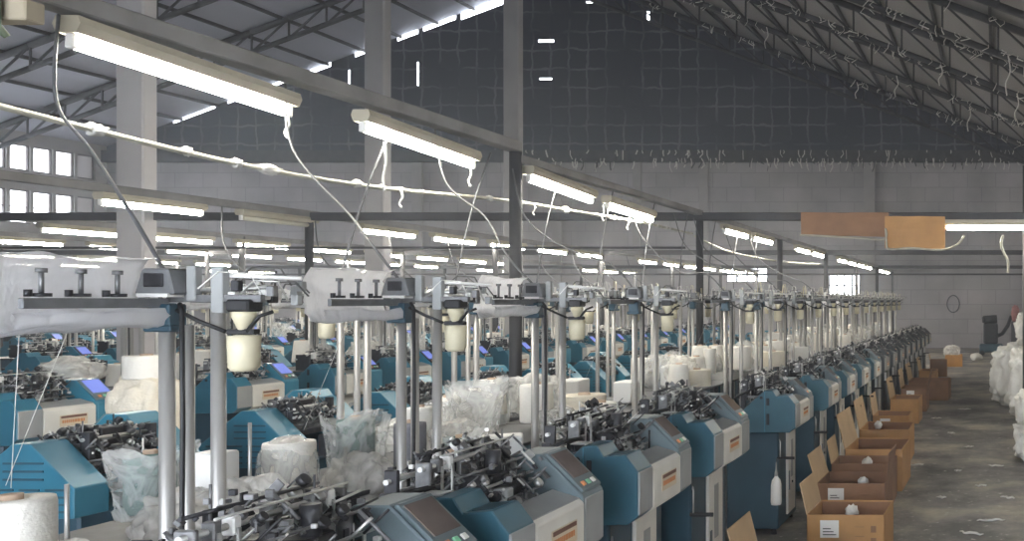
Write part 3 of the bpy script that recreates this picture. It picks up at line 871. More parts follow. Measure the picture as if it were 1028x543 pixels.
snapshot()
cuse = set()
def place_cover(v, x, y, z, rz, label, group, sc=1.0):
    s = covers[v % 3]
    if s.name in cuse:
        o = s.copy(); COL.objects.link(o)
    else: o = s; cuse.add(s.name)
    o.location = (x, y, z); o.rotation_euler = (0, 0, rz); o.scale = (1, sc, 1)
    return tag(o, label, 'plastic cover', group)
stu = [False, False]
def place_stand(det, x, y, rz, label, group):
    s = st_near if det else st_far; k = 0 if det else 1
    o = copy_tree(s) if stu[k] else s
    stu[k] = True
    o.location = (x, y, 0); o.rotation_euler = (0, 0, rz)
    return tag(o, label, 'yarn stand', group)
R1S = [2.92, 4.07, 5.25, 6.7, 8.95] + [10.1 + 1.15 * i for i in range(12)]
cr = random.Random(23)
n = 0
for i, y in enumerate(R1S):
    lb = ('tallest looking silver yarn stand with a blue collar and yellow jar, close to the camera' if i == 0 else
          'silver yarn stand with yellow jar, %s from the camera end behind the aisle row' % ORD[i])
    place_stand(y < 10, -2.7, y, 0, lb, 'yarn stands behind the aisle row')
    if i in (0, 1, 2) or cr.random() < .6:
        place_cover(i, -2.7, y, 0, 0, ('wide cloudy plastic film around the bar of the closest yarn stand' if i == 0 else
                    'cloudy plastic film on the bar of the %s yarn stand behind the aisle row' % ORD[i]), 'plastic covers of the aisle row stands')
for (xs, face, y0, n_, nth) in ((-3.84, -1, 5.45, 15, 'second'), (-8.25, 1, 7.3, 14, 'third'), (-9.6, -1, 10.4, 12, 'fourth'), (-13.7, 1, 13.2, 11, 'fifth'),
                               (-15.4, -1, 15.4, 10, 'sixth'), (-19.6, 1, 18.2, 9, 'seventh'), (-20.6, -1, 20.2, 8, 'eighth')):
    for i in range(n_):
        y = y0 + 1.17 * i + cr.uniform(-.06, .06)
        for q in POLES:
            if face < 0 and abs(y - q) < .3: y = q + .31
        place_stand(y < 8.5, xs, y, 0 if face > 0 else PI, 'yarn stand with silver posts, %s from the camera end behind the %s row' % (ORD[i], nth), 'yarn stands behind the %s row' % nth)
        if cr.random() < (.35 if nth == 'second' else .75):
            place_cover(i, xs, y, 0, 0 if face > 0 else PI, 'cloudy plastic film on the %s yarn stand behind the %s row' % (ORD[i], nth), 'plastic covers of the %s row stands' % nth)
# film sheets slung in the second yarn bay, at the frame edge
for i, (x, y, sc) in enumerate(((-3.15, 3.05, 2.0), (-8.7, 8.2, 2.6), (-8.8, 9.8, 2.4))):
    place_cover(i + 1, x, y, .03 * i, 0, ('pale plastic film sheet slung behind the closest covered bar', 'broad pale film sheet over the third row, by the frame edge',
                'pale film sheet over the third row, beyond the broad one')[i], 'slung film sheets', sc)

# ------------------------------------------------------------------ power drops from the beam to the stands
for i, y in enumerate(R1S[:9]):
    xb = XA; yb = y + (1.0 if i == 0 else .9 + .2 * (i % 3)); zt = 3.25 if yb < 7.6 else 3.12
    pts = [(xb, yb, zt), (xb + .22, yb - .22, zt - .42), (xb + .65, yb - .5, zt - .68), (-2.95, y + .15, 2.28), (-2.72, y + .01, 2.10)]
    if i % 3 == 1: pts[2] = (xb + .7, yb - .45, zt - .8)
    polyline('power_cord', pts, .0065, 'cable', 'grey power cord hanging down to the %s yarn stand behind the aisle row' % ORD[i], 'cord', 'power cords of the aisle row')
for i in range(9):
    y = 5.4 + 1.17 * i
    polyline('power_cord', [(XA, y + .7, 3.2), (XA + .02, y + .4, 2.7), (-4.0, y + .05, 2.1)], .007, 'cable', 'thin cord dropping from the light beam to the %s second row yarn stand' % ORD[i], 'cord', 'power cords of the second row')
for i in range(9):
    y = 10.2 + 1.5 * i
    polyline('power_cord', [(-9.5, y + .8, 3.2), (-9.1, y + .4, 2.6), (-8.3, y, 2.1)], .009, 'cable', 'pale cord slanting off the second light line, %s from the camera end' % ORD[i], 'cord', 'power cords of the third row')
# lint strings dangling from lights and beams
ls = random.Random(9)
for i, (x, y, z, l) in enumerate(((XA + .05, 5.12, 3.06, .13), (XA + .05, 6.9, 3.04, .16), (XA + .04, 5.95, 3.05, .32), (XA + .2, 8.9, 2.95, .16), (-4.15, 6.25, 2.77, .12), (-4.15, 8.05, 2.87, .10), (-4.15, 10.1, 2.92, .12))):
    polyline('lint_string', [(x, y, z), (x + .012, y, z - l * .4), (x - .01, y, z - l * .75), (x + .005, y, z - l)], .008, 'lint',
             ('lint thread dangling from the end of the biggest tube light', 'lint thread hanging at the end of the second tube', 'long lint thread hanging below the middle of the second tube',
              'lint thread below the third tube light', 'lint knot hanging on the sagging white pipe', 'lint thread on the pipe by the first dark pole', 'lint thread on the pipe before the cross beam')[i], 'lint')

b = MB(); b.box(-4.34, -3.90, 3.60, 3.68, 3.13, 3.215, 'wood', .006); tag(b.build('wood_block'), 'pale wooden block at the near end of the biggest tube light', 'block')
b = MB(); b.tube([(-3.985, 3.57, 3.33), (-3.99, 3.565, 3.2), (-3.99, 3.57, 3.10), (-3.97, 3.60, 3.06)], [.018, .022, .02, .012], 'green', 8); tag(b.build('green_strap'), 'dark green strap tied round the wooden block', 'strap')
for i, (x, y, l) in enumerate(((-.9, 30.0, .9), (.3, 22.4, 1.0), (-3.3, 29.8, .7), (-5.2, 33.6, .6), (-1.6, 26.0, .6), (.6, 26.0, .8), (-7.6, 29.8, .7))):
    z = roof_z(x) - .9
    polyline('lint_string', [(x, y - .12, z), (x + .05, y - .12, z - l * .4), (x - .06, y - .12, z - l * .7), (x - .03, y - .12, z - l)], .018, 'lint', 'long lint strand hanging off the roof trusses, %s from the aisle side' % ORD[i], 'lint', 'lint strands under the roof')

# ------------------------------------------------------------------ creel tables, yarn packages and bags
def make_table():
    root = thing('creel_table', 'x', 'table')
    b = MB(); b.box(-.30, .30, -.56, .56, 1.13, 1.15, 'dark', .004); b.build('tabletop', root)
    for xx in (-.26, .26):
        for yy in (-.5, .5):
            l = MB(); l.box(xx - .02, xx + .02, yy - .02, yy + .02, 0, 1.13, 'dark'); l.build('leg', root)
    return root
tab = make_table(); snapshot()
tu = [False]
def place_table(x, y, label, group):
    o = copy_tree(tab) if tu[0] else tab
    tu[0] = True; o.location = (x, y, 0); tag(o, label, 'table', group)
for i in range(18):
    place_table(-3.12, 2.2 + 1.14 * i, 'low steel creel table loaded with yarn, %s from the camera end of the bay' % ORD[i], 'creel tables of the first bay')
TOP = 1.15
def cone_mesh(mb_, m, r, h, style=0):
    if style == 0:
        mb_.lathe([(.02, .0), (r * .96, .0), (r, .015), (r, h - .02), (r * .97, h - .004), (r * .55, h), (r * .32, h - .008), (r * .30, h - .03), (0, h - .03)], m, 28)
    elif style == 1:
        prof = [(.02, 0)]
        k = 9
        for i in range(k):
            z0 = h * i / k; z1 = h * (i + 1) / k
            prof += [(r * .97, z0 + .002), (r, z0 + (z1 - z0) * .5), (r * .97, z1 - .002)]
        prof += [(r * .5, h), (r * .3, h - .01), (0, h - .03)]
        mb_.lathe(prof, m, 28)
    else:
        mb_.lathe([(.02, .0), (r * 1.0, .0), (r * 1.02, .02), (r * .82, h - .02), (r * .76, h), (r * .35, h), (r * .3, h - .02), (0, h - .03)], m, 28)
CONES = {}
for key, m, r, h, st in (('white', 'yarn', .10, .25, 0), ('wide', 'yarnc', .14, .17, 1), ('taper', 'yarn', .095, .24, 2), ('grey', 'yarng', .085, .22, 0), ('green', 'yarngr', .075, .22, 0), ('tall', 'yarn', .075, .30, 0)):
    root = thing('yarn_cone', 'x', 'yarn cone')
    b = MB(); cone_mesh(b, m, r, h, st); b.build('yarn', root)
    c = MB(); c.cyl((0, 0, h - .035), (0, 0, h + .012), r * .28, 'core', 14); c.build('core', root)
    CONES[key] = root
def crumple(seed, size, m, amp=.3, freq=2.2, pw=.8, sub=5, name='plastic_bag'):
    b = MB(); r = bmesh.ops.create_icosphere(b.bm, subdivisions=sub, radius=1); rr_ = random.Random(seed)
    off = Vector((seed * 3.7, seed * 1.3, seed * 7.9))
    ax = [Vector((rr_.uniform(.6, 1.8), rr_.uniform(.6, 1.8), rr_.uniform(.3, .9))) for _ in range(3)]
    for v in r['verts']:
        d = v.co.normalized(); q = Vector([math.copysign(abs(t) ** pw, t) for t in d])
        w_ = d + .35 * mnoise.noise_vector(d * 1.6 + off)
        def st(k): return Vector((w_.x * ax[k].x, w_.y * ax[k].y, w_.z * ax[k].z))
        k = mnoise.fractal(d * 1.4 + off, 1, 2, 2) * amp
        k += amp * .45 * (.5 - abs(mnoise.noise(st(0) * freq * .9 + off)) * 1.6)
        k += amp * .25 * (.5 - abs(mnoise.noise(st(1) * freq * 1.9 - off)) * 1.6)
        k = 1 + k - amp * .3
        v.co = Vector((q.x * size[0] * k, q.y * size[1] * k, max(q.z * size[2] * k, -size[2] * .85) + size[2] * .85))
    fs = b.bm.faces[:]
    for f in fs: f.smooth = True
    b._mark(fs, m)
    return b.build(name)
def open_bag(seed, r0, r1, h, m):
    # upright film sack, square-ish, flaring to a ragged open mouth
    b = MB(); bm = b.bm; na, nh = 72, 26; rows = []
    for j in range(nh + 1):
        t = j / nh; row = []
        for i in range(na):
            a = 2 * PI * i / na
            c_, s_ = math.cos(a), math.sin(a)
            q = (abs(c_) ** 3.2 + abs(s_) ** 3.2) ** (-1 / 3.2)
            rad = (r0 + (r1 - r0) * t ** 1.6) * q
            P = Vector((c_ * 2, s_ * 2, t * 1.3 + seed * 5.1))
            fold = (1 - min(1, abs(mnoise.noise(P * 1.5 + Vector((seed, t, 0)))) * 3)) ** 2
            f2 = (1 - min(1, abs(mnoise.noise(P * 3.4)) * 3)) ** 2
            rad *= 1 + .14 * mnoise.noise(P * .9) + .10 * fold + .06 * f2 - .05
            zz = h * t + (.16 * h * mnoise.noise(Vector((c_ * 1.6, s_ * 1.6, seed * 2.2))) * t ** 2) + .010 * f2
            row.append(bm.verts.new((c_ * rad, s_ * rad, zz)))
        rows.append(row)
    fs = []
    for a_, c in zip(rows, rows[1:]):
        for i in range(na):
            f = bm.faces.new((a_[i], a_[(i + 1) % na], c[(i + 1) % na], c[i])); f.smooth = True; fs.append(f)
    fs.append(bm.faces.new(rows[0][::-1]))
    b._mark(fs, m)
    return b.build('plastic_bag')
BAGS = {'lump': crumple(1, (.17, .15, .12), 'film', .32), 'lump2': crumple(2, (.14, .17, .15), 'film', .34, 2.0),
        'tall': open_bag(3, .085, .125, .30, 'clear'), 'tall2': open_bag(4, .10, .13, .28, 'clear'),
        'dome': crumple(5, (.13, .13, .14), 'clear', .16, 2.0, .75), 'hood': crumple(6, (.116, .116, .160), 'clear', .07, 1.8, .78)}
def box_pack():
    b = MB(); b.box(-.1, .1, -.07, .07, 0, .16, 'chalk', .012, seg=2); return b.build('white_package')
PACK = box_pack()
snapshot()
gone = set()
def put(src, x, y, z, label, cat, group, rz=0.0, sc=1.0):
    if src.name in gone: o = copy_tree(src)
    else: o = src; gone.add(src.name)
    o.location = (x, y, z); o.rotation_euler = (0, 0, rz)
    o.scale = (sc, sc, sc) if not isinstance(sc, tuple) else sc
    return tag(o, label, cat, group)
NG = 'yarn and bags on the first creel tables'
near_items = [
    (CONES['white'], -3.0, 2.73, TOP, 'white yarn cone at the lower corner with a thread rising from it', 'yarn cone', 1.0),
    (BAGS['lump'], -2.84, 2.70, TOP - .06, 'crumpled milky bag in front of the corner yarn cone', 'plastic bag', .8),
    (BAGS['tall'], -3.17, 3.36, TOP + .04, 'clear upright bag beside the closest silver post', 'plastic bag', (.95, .95, .85)),
    (CONES['green'], -3.17, 3.36, TOP + .06, 'grey-green yarn cone inside the clear bag by the closest post', 'yarn cone', 1.0),
    (CONES['green'], -3.0, 4.20, TOP + .08, 'grey-green yarn cone inside the clear bag before the second post', 'yarn cone', 1.0),
    (CONES['green'], -2.72, 4.55, TOP - .06, 'grey-green yarn cone inside the clear bag right of the second post', 'yarn cone', 1.0),
    (BAGS['lump2'], -2.95, 3.26, TOP - .12, 'crumpled milky bag below the clear upright bag by the closest post', 'plastic bag', 1.0),
    (PACK, -2.98, 3.42, TOP + .10, 'plain white package standing just behind the closest silver post', 'package', (.55, .7, 1.1)),
    (CONES['white'], -2.98, 3.78, TOP + .03, 'white yarn cone under a film hood next to a louvred teal cover', 'yarn cone', .92),
    (BAGS['hood'], -2.98, 3.77, TOP + .0, 'milky film hood drawn over a white yarn cone', 'plastic bag', (.86, .86, .95)),
    (BAGS['lump'], -2.86, 3.46, TOP - .03, 'large crumpled bag between the closest post and the hooded cone', 'plastic bag', (.85, .8, .9)),
    (BAGS['tall2'], -3.00, 4.20, TOP + .06, 'clear shiny bag standing before the second silver post', 'plastic bag', (.95, .95, .9)),
    (BAGS['lump2'], -2.92, 4.10, TOP - .10, 'crumpled milky bag under the clear bag before the second post', 'plastic bag', (.85, .8, .9)),
    (CONES['grey'], -2.85, 4.36, TOP + .04, 'grey yarn cone just left of the second silver post', 'yarn cone', (.8, .8, 1.0)),
    (CONES['grey'], -2.60, 4.28, TOP - .10, 'grey yarn cone low in front of the second silver post', 'yarn cone', (1.0, 1.0, 1.05)),
    (CONES['tall'], -3.05, 4.75, TOP + .02, 'slim white yarn cone right behind the second silver post', 'yarn cone', .9),
    (BAGS['dome'], -3.15, 5.0, TOP + .08, 'rounded clear bag behind the slim white cone', 'plastic bag', .8),
    (BAGS['tall'], -2.98, 5.15, TOP + .10, 'tall clear bag beside the third silver post', 'plastic bag', (1.25, 1.0, .95)),
    (BAGS['tall2'], -2.72, 4.55, TOP - .08, 'clear bag over grey yarn right of the second post', 'plastic bag', (1.0, 1.0, 1.0)),
    (BAGS['lump'], -2.95, 4.85, TOP - .05, 'milky crumpled bag between the second and third posts', 'plastic bag', (1.0, 1.0, 1.1)),
    (PACK, -2.62, 4.75, TOP - .02, 'white package behind the mechanism of the second aisle machine', 'package', 1.0),
    (CONES['white'], -3.05, 5.95, TOP + .05, 'white yarn cone right behind the third silver post', 'yarn cone', 1.0),
    (CONES['wide'], -2.78, 6.05, TOP + .05, 'wide cream yarn package with wound ridges', 'yarn cone', 1.0),
    (CONES['white'], -2.62, 5.95, TOP - .07, 'white yarn cone in front of the wide cream package', 'yarn cone', 1.0),
    (BAGS['dome'], -2.62, 5.35, TOP - .02, 'clear bag lump beside the third aisle machine', 'plastic bag', .9),
]
for (s, x, y, z, lb, cat, sc) in near_items:
    put(s, x, y, z, lb, cat, NG, RND.uniform(-.5, .5), sc)
rr = random.Random(31)
bayname = {1: 'first', 2: 'second', 3: 'third', 4: 'fourth'}
def fill(bay, x0, x1, y0, y1, n, zt):
    for i in range(n):
        y = rr.uniform(y0, y1); x = rr.uniform(x0, x1); z = zt + rr.uniform(-.03, .10)
        k = rr.random()
        bn = bayname[bay]
        if k < .55:
            key = rr.choice(('white', 'white', 'taper', 'wide', 'tall'))
            put(CONES[key], x, y, z, {'white': 'white cylindrical yarn cone', 'taper': 'white tapered yarn cone', 'wide': 'wide ridged cream yarn package', 'tall': 'slim white yarn cone'}[key] + ' crowded among others in the %s yarn bay' % bn,
                'yarn cone', '%s cones of the %s yarn bay' % (key, bn), rr.uniform(0, 6), rr.uniform(.9, 1.2))
        elif k < .9:
            key = rr.choice(('lump', 'lump2', 'hood', 'tall'))
            put(BAGS[key], x, y, z - .03, {'lump': 'low crumpled milky bag', 'lump2': 'bulky crumpled milky bag', 'hood': 'milky film hood', 'tall': 'upright clear bag'}[key] + ' crowded among cones in the %s yarn bay' % bn,
                'plastic bag', '%s bags of the %s yarn bay' % (key, bn), rr.uniform(0, 6), rr.uniform(.9, 1.25))
        else:
            put(PACK, x, y, z, 'white rounded package crowded among cones in the %s yarn bay' % bn, 'package', 'packages of the %s yarn bay' % bn, rr.uniform(0, 3), rr.uniform(.9, 1.2))
fill(1, -3.6, -2.62, 6.6, 21.0, 75, TOP)
fill(1, -3.55, -3.25, 5.0, 6.6, 5, TOP)
fill(2, -9.2, -8.4, 8.5, 22, 34, TOP - .02)
fill(3, -15.1, -14.6, 14, 24, 16, TOP - .02)
for i in range(14): place_table(-8.8, 8.4 + 1.14 * i, 'steel creel table, %s from the camera end of the second yarn bay' % ORD[i], 'creel tables of the second bay')
for i in range(10): place_table(-14.85, 13.8 + 1.14 * i, 'steel creel table, %s from the camera end of the third yarn bay' % ORD[i], 'creel tables of the third bay')
# big white bag stack in the second aisle
b1 = MB(); b1.blob((0, 0, .45), (.20, .2, .45), 'yarnc', 3, .18, 2.5, 4, 0, .6)
tag(b1.build('white_sack', None, (-6.35, 6.72, .55)), 'bulging white yarn sack standing beside the lit blue screen', 'sack')
st = MB(); st.box(-.3, .3, -.3, .3, 0, .06, 'wood'); 
for q in (-.25, .25):
    for r_ in (-.25, .25): st.box(q - .03, q + .03, r_ - .03, r_ + .03, .06, .52, 'wood')
st.box(-.3, .3, -.3, .3, .52, .57, 'wood'); tag(st.build('wooden_stool', None, (-6.35, 6.72, 0)), 'low wooden stand under the bulging white sack', 'stand')
cw = put(CONES['white'], -6.35, 6.70, 1.42, 'white yarn cone sitting on top of the bulging sack', 'yarn cone', None, 0, (1.35, 1.35, .7))

# threads and spindle rods at the near cones
for i, (x, y, z0, z1) in enumerate(((-3.0, 2.73, 1.43, 2.0), (-2.84, 2.74, 1.22, 1.44), (-2.88, 3.46, 1.2, 1.53), (-2.94, 4.05, 1.15, 1.34))):
    b = MB(); b.cyl((x, y, z0), (x + (.03 if i == 0 else 0), y, z1), 0.0011 if i == 0 else .006, 'lint' if i == 0 else 'alu', 6)
    tag(b.build('yarn_thread' if i == 0 else 'spindle_rod'), ('fine white thread rising from the corner yarn cone', 'thin upright spindle rod beside the corner cone', 'thin upright spindle rod in front of the louvred cover', 'short spindle rod before the second post')[i], 'thread' if i == 0 else 'rod')
for i, y in enumerate(R1S[:8]):
    for j in range(2):
        b = MB(); x = -2.72 - .1 * j
        if j: continue
        b.tube([(-2.95 - .15 * j, y - .25 + .1 * j, 1.45), (-2.7, y - .27 + .1 * j, 2.02)], .0010, 'lint', 4)
        tag(b.build('yarn_thread'), 'fine white thread running up to the bar of the %s aisle row stand' % ORD[i], 'thread', 'threads to stand %s' % ORD[i])

# ------------------------------------------------------------------ cartons along the aisle
def carton(x0, x1, y0, y1, h, m, label, group, flaps=(1, 0, 0, 0), lab=True, mi=None):
    cx = (x0 + x1) / 2; cyy = (y0 + y1) / 2; hx = (x1 - x0) / 2; hy = (y1 - y0) / 2
    root = thing('carton', label, 'carton', (cx, cyy, 0), RND.uniform(-.03, .03), group)
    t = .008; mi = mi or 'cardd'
    b = MB(); b.box(-hx, hx, -hy, hy, .0, t, m)
    b.box(-hx, hx, -hy, -hy + t, 0, h, m); b.box(-hx, hx, hy - t, hy, 0, h, m)
    b.box(-hx, -hx + t, -hy, hy, 0, h, m); b.box(hx - t, hx, -hy, hy, 0, h, m)
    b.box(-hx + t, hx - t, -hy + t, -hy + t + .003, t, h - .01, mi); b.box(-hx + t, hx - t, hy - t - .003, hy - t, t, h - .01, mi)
    b.build('box_body', root)
    fl = hy * .95
    spec = [('L', flaps[0]), ('R', flaps[1]), ('N', flaps[2]), ('F', flaps[3])]
    for s, a in spec:
        if a is None: continue
        f = MB(); ang = a
        if s in 'LR':
            sg = -1 if s == 'L' else 1
            # hinge along the side; a: lean from vertical, outward positive
            p = Vector((sg * hx, 0, h)); dv = Vector((sg * math.sin(ang), 0, math.cos(ang)))
            L_ = fl; nrm = Vector((sg * math.cos(ang), 0, -math.sin(ang))) * t
            q = [p, p + dv * L_, p + dv * L_ + nrm, p + nrm]
            f.prism([(v.x, v.z) for v in q], -hy + .01, hy - .01, 'cardl' if s == 'L' else m)
        else:
            sg = -1 if s == 'N' else 1
            rot = Matrix.Rotation(-sg * ang, 4, 'X')
            c = Vector((0, sg * hy, h)) + Vector((0, sg * math.sin(ang), math.cos(ang))) * fl * .4
            f.box(-hx + .01, hx - .01, c.y - t / 2, c.y + t / 2, c.z - fl * .4, c.z + fl * .4, m, 0, rot)
        f.build('flap', root)
    if lab:
        l = MB(); l.box(-hx + .10, -hx + .24, -hy - .003, -hy, h - .17, h - .04, 'label')
        for k in range(3): l.box(-hx + .12, -hx + .22 - .02 * k, -hy - .0045, -hy - .002, h - .15 + .022 * k, h - .143 + .022 * k, 'ink')
        l.build('paper_label', root)
        l = MB()
        for xx, zz, ww_, hh in ((hx - .22, h - .09, .07, .003), (hx - .22, h - .16, .07, .003), (hx - .10, h - .13, .04, .05), (hx - .10, h - .2, .04, .03), (hx - .22, h - .25, .05, .03)):
            l.box(xx, xx + ww_, -hy - .0025, -hy, zz, zz + hh, 'cardd')
        l.build('printed_marks', root)
    return root
CG = 'cartons along the aisle'
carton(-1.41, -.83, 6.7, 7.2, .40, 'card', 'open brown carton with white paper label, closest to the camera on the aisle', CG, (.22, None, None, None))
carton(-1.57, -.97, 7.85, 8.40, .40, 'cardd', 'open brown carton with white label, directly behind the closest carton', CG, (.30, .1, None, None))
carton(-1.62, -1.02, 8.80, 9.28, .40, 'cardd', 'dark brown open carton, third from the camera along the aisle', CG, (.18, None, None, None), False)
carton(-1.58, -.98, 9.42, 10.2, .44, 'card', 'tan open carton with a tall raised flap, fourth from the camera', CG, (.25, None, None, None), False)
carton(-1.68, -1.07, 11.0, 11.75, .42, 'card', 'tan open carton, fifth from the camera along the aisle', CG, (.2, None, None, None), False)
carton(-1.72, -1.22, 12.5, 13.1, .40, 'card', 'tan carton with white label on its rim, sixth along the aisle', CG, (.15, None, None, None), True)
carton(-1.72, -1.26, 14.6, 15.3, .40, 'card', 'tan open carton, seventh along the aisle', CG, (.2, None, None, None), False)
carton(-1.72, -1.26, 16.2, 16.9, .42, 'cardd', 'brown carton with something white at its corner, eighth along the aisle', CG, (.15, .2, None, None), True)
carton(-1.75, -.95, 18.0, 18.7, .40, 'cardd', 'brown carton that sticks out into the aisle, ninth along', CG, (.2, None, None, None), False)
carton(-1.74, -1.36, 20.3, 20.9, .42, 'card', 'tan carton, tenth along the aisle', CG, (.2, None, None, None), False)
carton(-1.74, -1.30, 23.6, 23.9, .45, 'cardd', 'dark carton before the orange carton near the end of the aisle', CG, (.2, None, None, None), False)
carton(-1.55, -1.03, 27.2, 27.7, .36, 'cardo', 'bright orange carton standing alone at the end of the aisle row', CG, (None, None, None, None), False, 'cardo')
carton(-1.56, -1.0, 5.4, 5.9, .39, 'card', 'carton cut by the lower frame edge, only its raised tan flap showing', CG, (.25, None, None, None), True)
gl = random.Random(2)
for i, (x, y, z) in enumerate(((-1.12, 6.98, .36), (-1.2, 8.1, .36), (-1.3, 9.05, .37), (-1.5, 11.4, .42))):
    b = MB(); b.blob((0, 0, .0), (.05, .04, .05), 'lint', i, .4, 3, 3)
    tag(b.build('white_glove', None, (x, y, z)), 'white knitted glove bundle poking from the %s carton of the aisle' % ('closest', 'second', 'third', 'fifth')[i], 'glove', 'gloves in the cartons')
b = MB(); b.blob((0, 0, .12), (.22, .2, .16), 'film', 8, .4, 2, 4, .8, .8, True); tag(b.build('plastic_bag', None, (-1.35, 27.45, .34)), 'white bag slumped on the orange carton at the aisle end', 'plastic bag')
# squeeze bottle on the machine end
bo = thing('squeeze_bottle', 'white squeeze bottle hanging on the dark cabinet end after the gap', 'bottle', (wx(780, 7.58), 7.555, -.02))
b = MB(); b.lathe([(0, .30), (.042, .305), (.046, .33), (.044, .47), (.036, .51), (.016, .535), (.014, .55), (0, .55)], 'chalk', 18); b.build('bottle_body', bo)
b = MB(); b.lathe([(.016, .545), (.015, .57), (.006, .60), (.004, .66), (0, .66)], 'greyp', 12); b.build('nozzle', bo)
b = MB(); b.tube([(0, .0, .64), (.0, .02, .69), (0, .055, .69)], .004, 'black', 6); b.build('hook', bo)

# ------------------------------------------------------------------ right side: sacks, machine at the far end, scraps
def sack(x, y, z, sx, sy, sz, seed, label, m='sack', rz=0.0, pw=.62, amp=.16, tilt=0):
    b = MB(); b.blob((0, 0, sz), (sx, sy, sz), m, seed, amp * 1.5, 3.4, 5, .96, pw)
    o = b.build('woven_sack', None, (x, y, z), rz); o.rotation_euler = (0, tilt, rz)
    return tag(o, label, 'sack', 'white sacks by the right hand wall')
sack(.74, 11.3, 0, .52, .42, .24, 1, 'white woven sack on the floor, bottom of the closest pile', pw=.5, amp=.10)
sack(.74, 11.35, .44, .48, .40, .22, 2, 'white woven sack on top of the closest pile', pw=.5, amp=.10)
sack(.80, 14.9, 0, .58, .5, .62, 4, 'big bulging white sack standing between the two sack piles', pw=.55, amp=.14)
sack(.60, 17.2, 0, .66, .6, .58, 5, 'wide white sack leaning out toward the aisle, behind the closest pile', pw=.55, amp=.12)
sack(.88, 17.3, 1.08, .46, .5, .36, 6, 'white sack slumped on top of the wide leaning one', pw=.6)
sack(.66, 20.4, 0, .50, .5, .38, 7, 'small pale sack at the far foot of the sack pile', pw=.7)
sack(.12, 21.6, 0, .26, .3, .22, 9, 'low pale bundle at the end of the sack pile by the aisle', 'yarnc', pw=.75)
pole(.42, 12.6, 3.9)
b = MB(); b.blob((0, 0, .9), (.32, .5, .95), 'green', 3, .18, 2, 4, 0, .7); tag(b.build('green_tarp', None, (1.0, 18.6, .30)), 'olive green tarpaulin bundle behind the white sacks', 'tarpaulin')
b = MB(); b.blob((0, 0, .25), (.13, .13, .30), 'redc', 4, .3, 2.4, 4, 0, .8); tag(b.build('red_bundle', None, (.66, 30.5, 1.30)), 'red and pale cloth bundle up by the wall end', 'cloth')
b = MB(); b.box(-.22, .22, -.2, .2, 0, 1.3, 'dark', .02); tag(b.build('dark_cabinet', None, (.72, 30.5, 0)), 'dark narrow cabinet under the red cloth bundle', 'cabinet')
# black dust blower standing at the far wall
bl = thing('dust_blower', 'black dust blower machine standing at the far end of the aisle', 'machine', (wx(995, 33), 33, 0))
b = MB(); b.box(-.42, .42, -.3, .3, .12, .42, 'navy', .03); b.build('base', bl)
b = MB(); b.box(-.28, .25, -.22, .22, .42, 1.18, 'black', .06, seg=2); b.build('casing', bl)
b = MB(); b.cyl((-.28, 0, 1.30), (.22, 0, 1.34), .15, 'black', 16); b.box(-.33, -.22, -.17, .17, 1.2, 1.42, 'black', .02); b.build('motor_head', bl)
b = MB(); b.tube([(.2, 0, .7), (.42, 0, .8), (.62, 0, 1.1), (.75, 0, 1.45)], .07, 'black', 8); b.build('hose', bl)
for s_ in (-.33, .33):
    b = MB(); b.cyl((s_, -.3, .1), (s_, -.24, .1), .1, 'black', 14); b.build('wheel', bl)
b = MB(); b.blob((0, 0, .12), (.2, .18, .14), 'lint', 12, .25, 2.2, 3); tag(b.build('white_bundle', None, (wx(980, 30), 30, 0)), 'small white bundle on the floor before the black blower', 'bundle')
# wire hoop on the wall
b = MB(); pts = [(.26 * math.cos(a * PI / 12), 0, .36 * math.sin(a * PI / 12)) for a in range(25)]
b.tube(pts, .02, 'dark', 6); tag(b.build('wire_loop', None, (wx(957, D), D - .04, wz(305, D))), 'dark wire loop hung on the pale block wall at the aisle end', 'wire')
sr = random.Random(12)
scr = [(995, 523, 1), (975, 536, .8), (1000, 468, .9), (973, 449, .6), (940, 420, .6), (968, 411, .9), (955, 435, .5), (920, 467, .8), (985, 488, .6), (962, 473, .4), (945, 500, .4), (1012, 500, .5)]
for i, (px, py, s_) in enumerate(scr):
    d = F * CAM_Z / (py - VY)
    b = MB(); nn = 9
    L_ = .10 * s_ * (1.0 + .6 * sr.random())
    b.tube([((-.5 + k / nn) * 2 * L_, .02 * math.sin(k * 1.3 + i), .010 + .004 * math.sin(k * 2.1)) for k in range(nn + 1)], [.004 + .008 * math.sin(PI * (k + .6) / (nn + 1.2)) for k in range(nn + 1)], 'lint', 6)
    tag(b.build('floor_scrap', None, (wx(px, d), d, .0), sr.uniform(-.5, .5)), 'white thread scrap lying on the grey aisle floor, %s from the camera' % ORD[sorted(range(len(scr)), key=lambda q: -scr[q][1]).index(i)], 'scrap', 'scraps on the aisle floor')

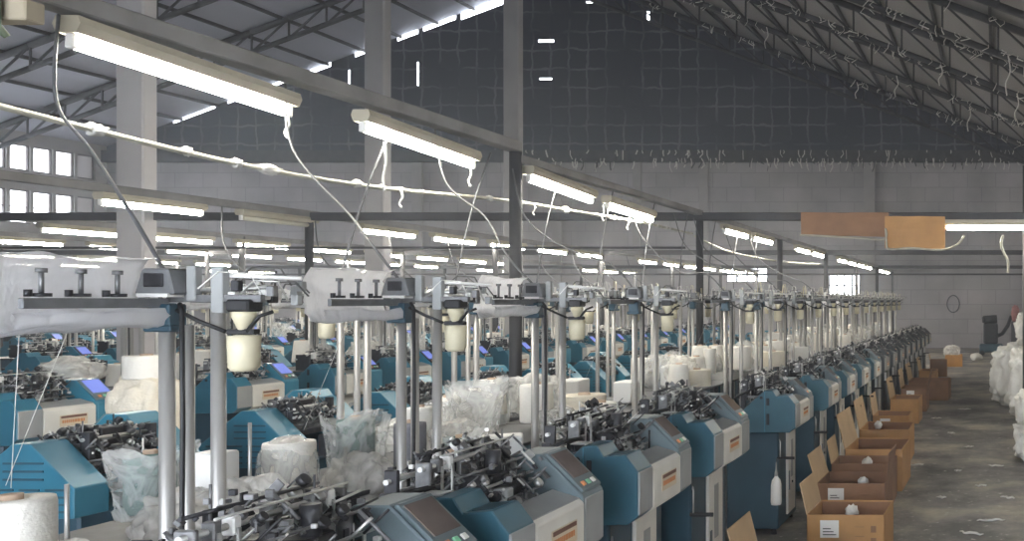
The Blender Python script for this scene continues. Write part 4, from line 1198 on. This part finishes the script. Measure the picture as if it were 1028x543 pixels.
# dust and lint fringe clinging to the band beam and the lower truss chords
lf = random.Random(77); b = MB()
for i in range(230):
    x = lf.uniform(-20, 1.2); z = lf.choice((7.86, 8.0, 8.34)); l = lf.uniform(.08, .45)
    b.tube([(x, D - .28, z), (x + lf.uniform(-.05, .05), D - .28, z - l * .5), (x + lf.uniform(-.1, .1), D - .28, z - l)], lf.uniform(.012, .03), 'lint' if i % 3 else 'beamd', 4)
for d in (33.6, 29.8, 26.0, 22.4):
    for i in range(110):
        x = lf.uniform(-13, 1.2); zc = roof_z(x) - .16 - lf.choice((0, .75)); l = lf.uniform(.08, .3)
        b.tube([(x, d - .14, zc + .08), (x + lf.uniform(-.12, .12), d - .15, zc + .08 - l * .5), (x + lf.uniform(-.2, .2), d - .14, zc + .08 - l)], lf.uniform(.008, .018), 'lint', 4)
tag(b.build('lint_fringe'), 'grey lint and dust fringe clinging to the roof trusses and the dark wall band', 'lint', None, 'stuff')

# ------------------------------------------------------------------ dusty air
HAZE = 0.005
if HAZE > 0:
    m = bpy.data.materials.new('dusty_air'); m.use_nodes = True
    nt = m.node_tree; nt.nodes.clear()
    out = nt.nodes.new('ShaderNodeOutputMaterial'); v = nt.nodes.new('ShaderNodeVolumeScatter')
    v.inputs['Density'].default_value = HAZE; v.inputs['Anisotropy'].default_value = .3
    v.inputs['Color'].default_value = (.80, .87, 1, 1)
    nt.links.new(v.outputs[0], out.inputs['Volume'])
    M['haze'] = m
    b = MB(); b.box(XL + .01, XR - .01, YN + .5, D - .3, .01, 8.3, 'haze')
    o = b.build('haze'); o['kind'] = 'stuff'; o['label'] = 'thin dusty haze filling the hall under the roof'; o['category'] = 'haze'
def drop(o):
    for c in list(o.children): drop(c)
    bpy.data.objects.remove(o, do_unlink=True)
for o in [o for o in bpy.data.objects if o.parent is None and o.get('label') == 'x']: drop(o)
for src in list(CONES.values()) + list(BAGS.values()) + [PACK]:
    if src.name not in gone: drop(src)
bpy.context.view_layer.update()
print('objects', len(bpy.data.objects))
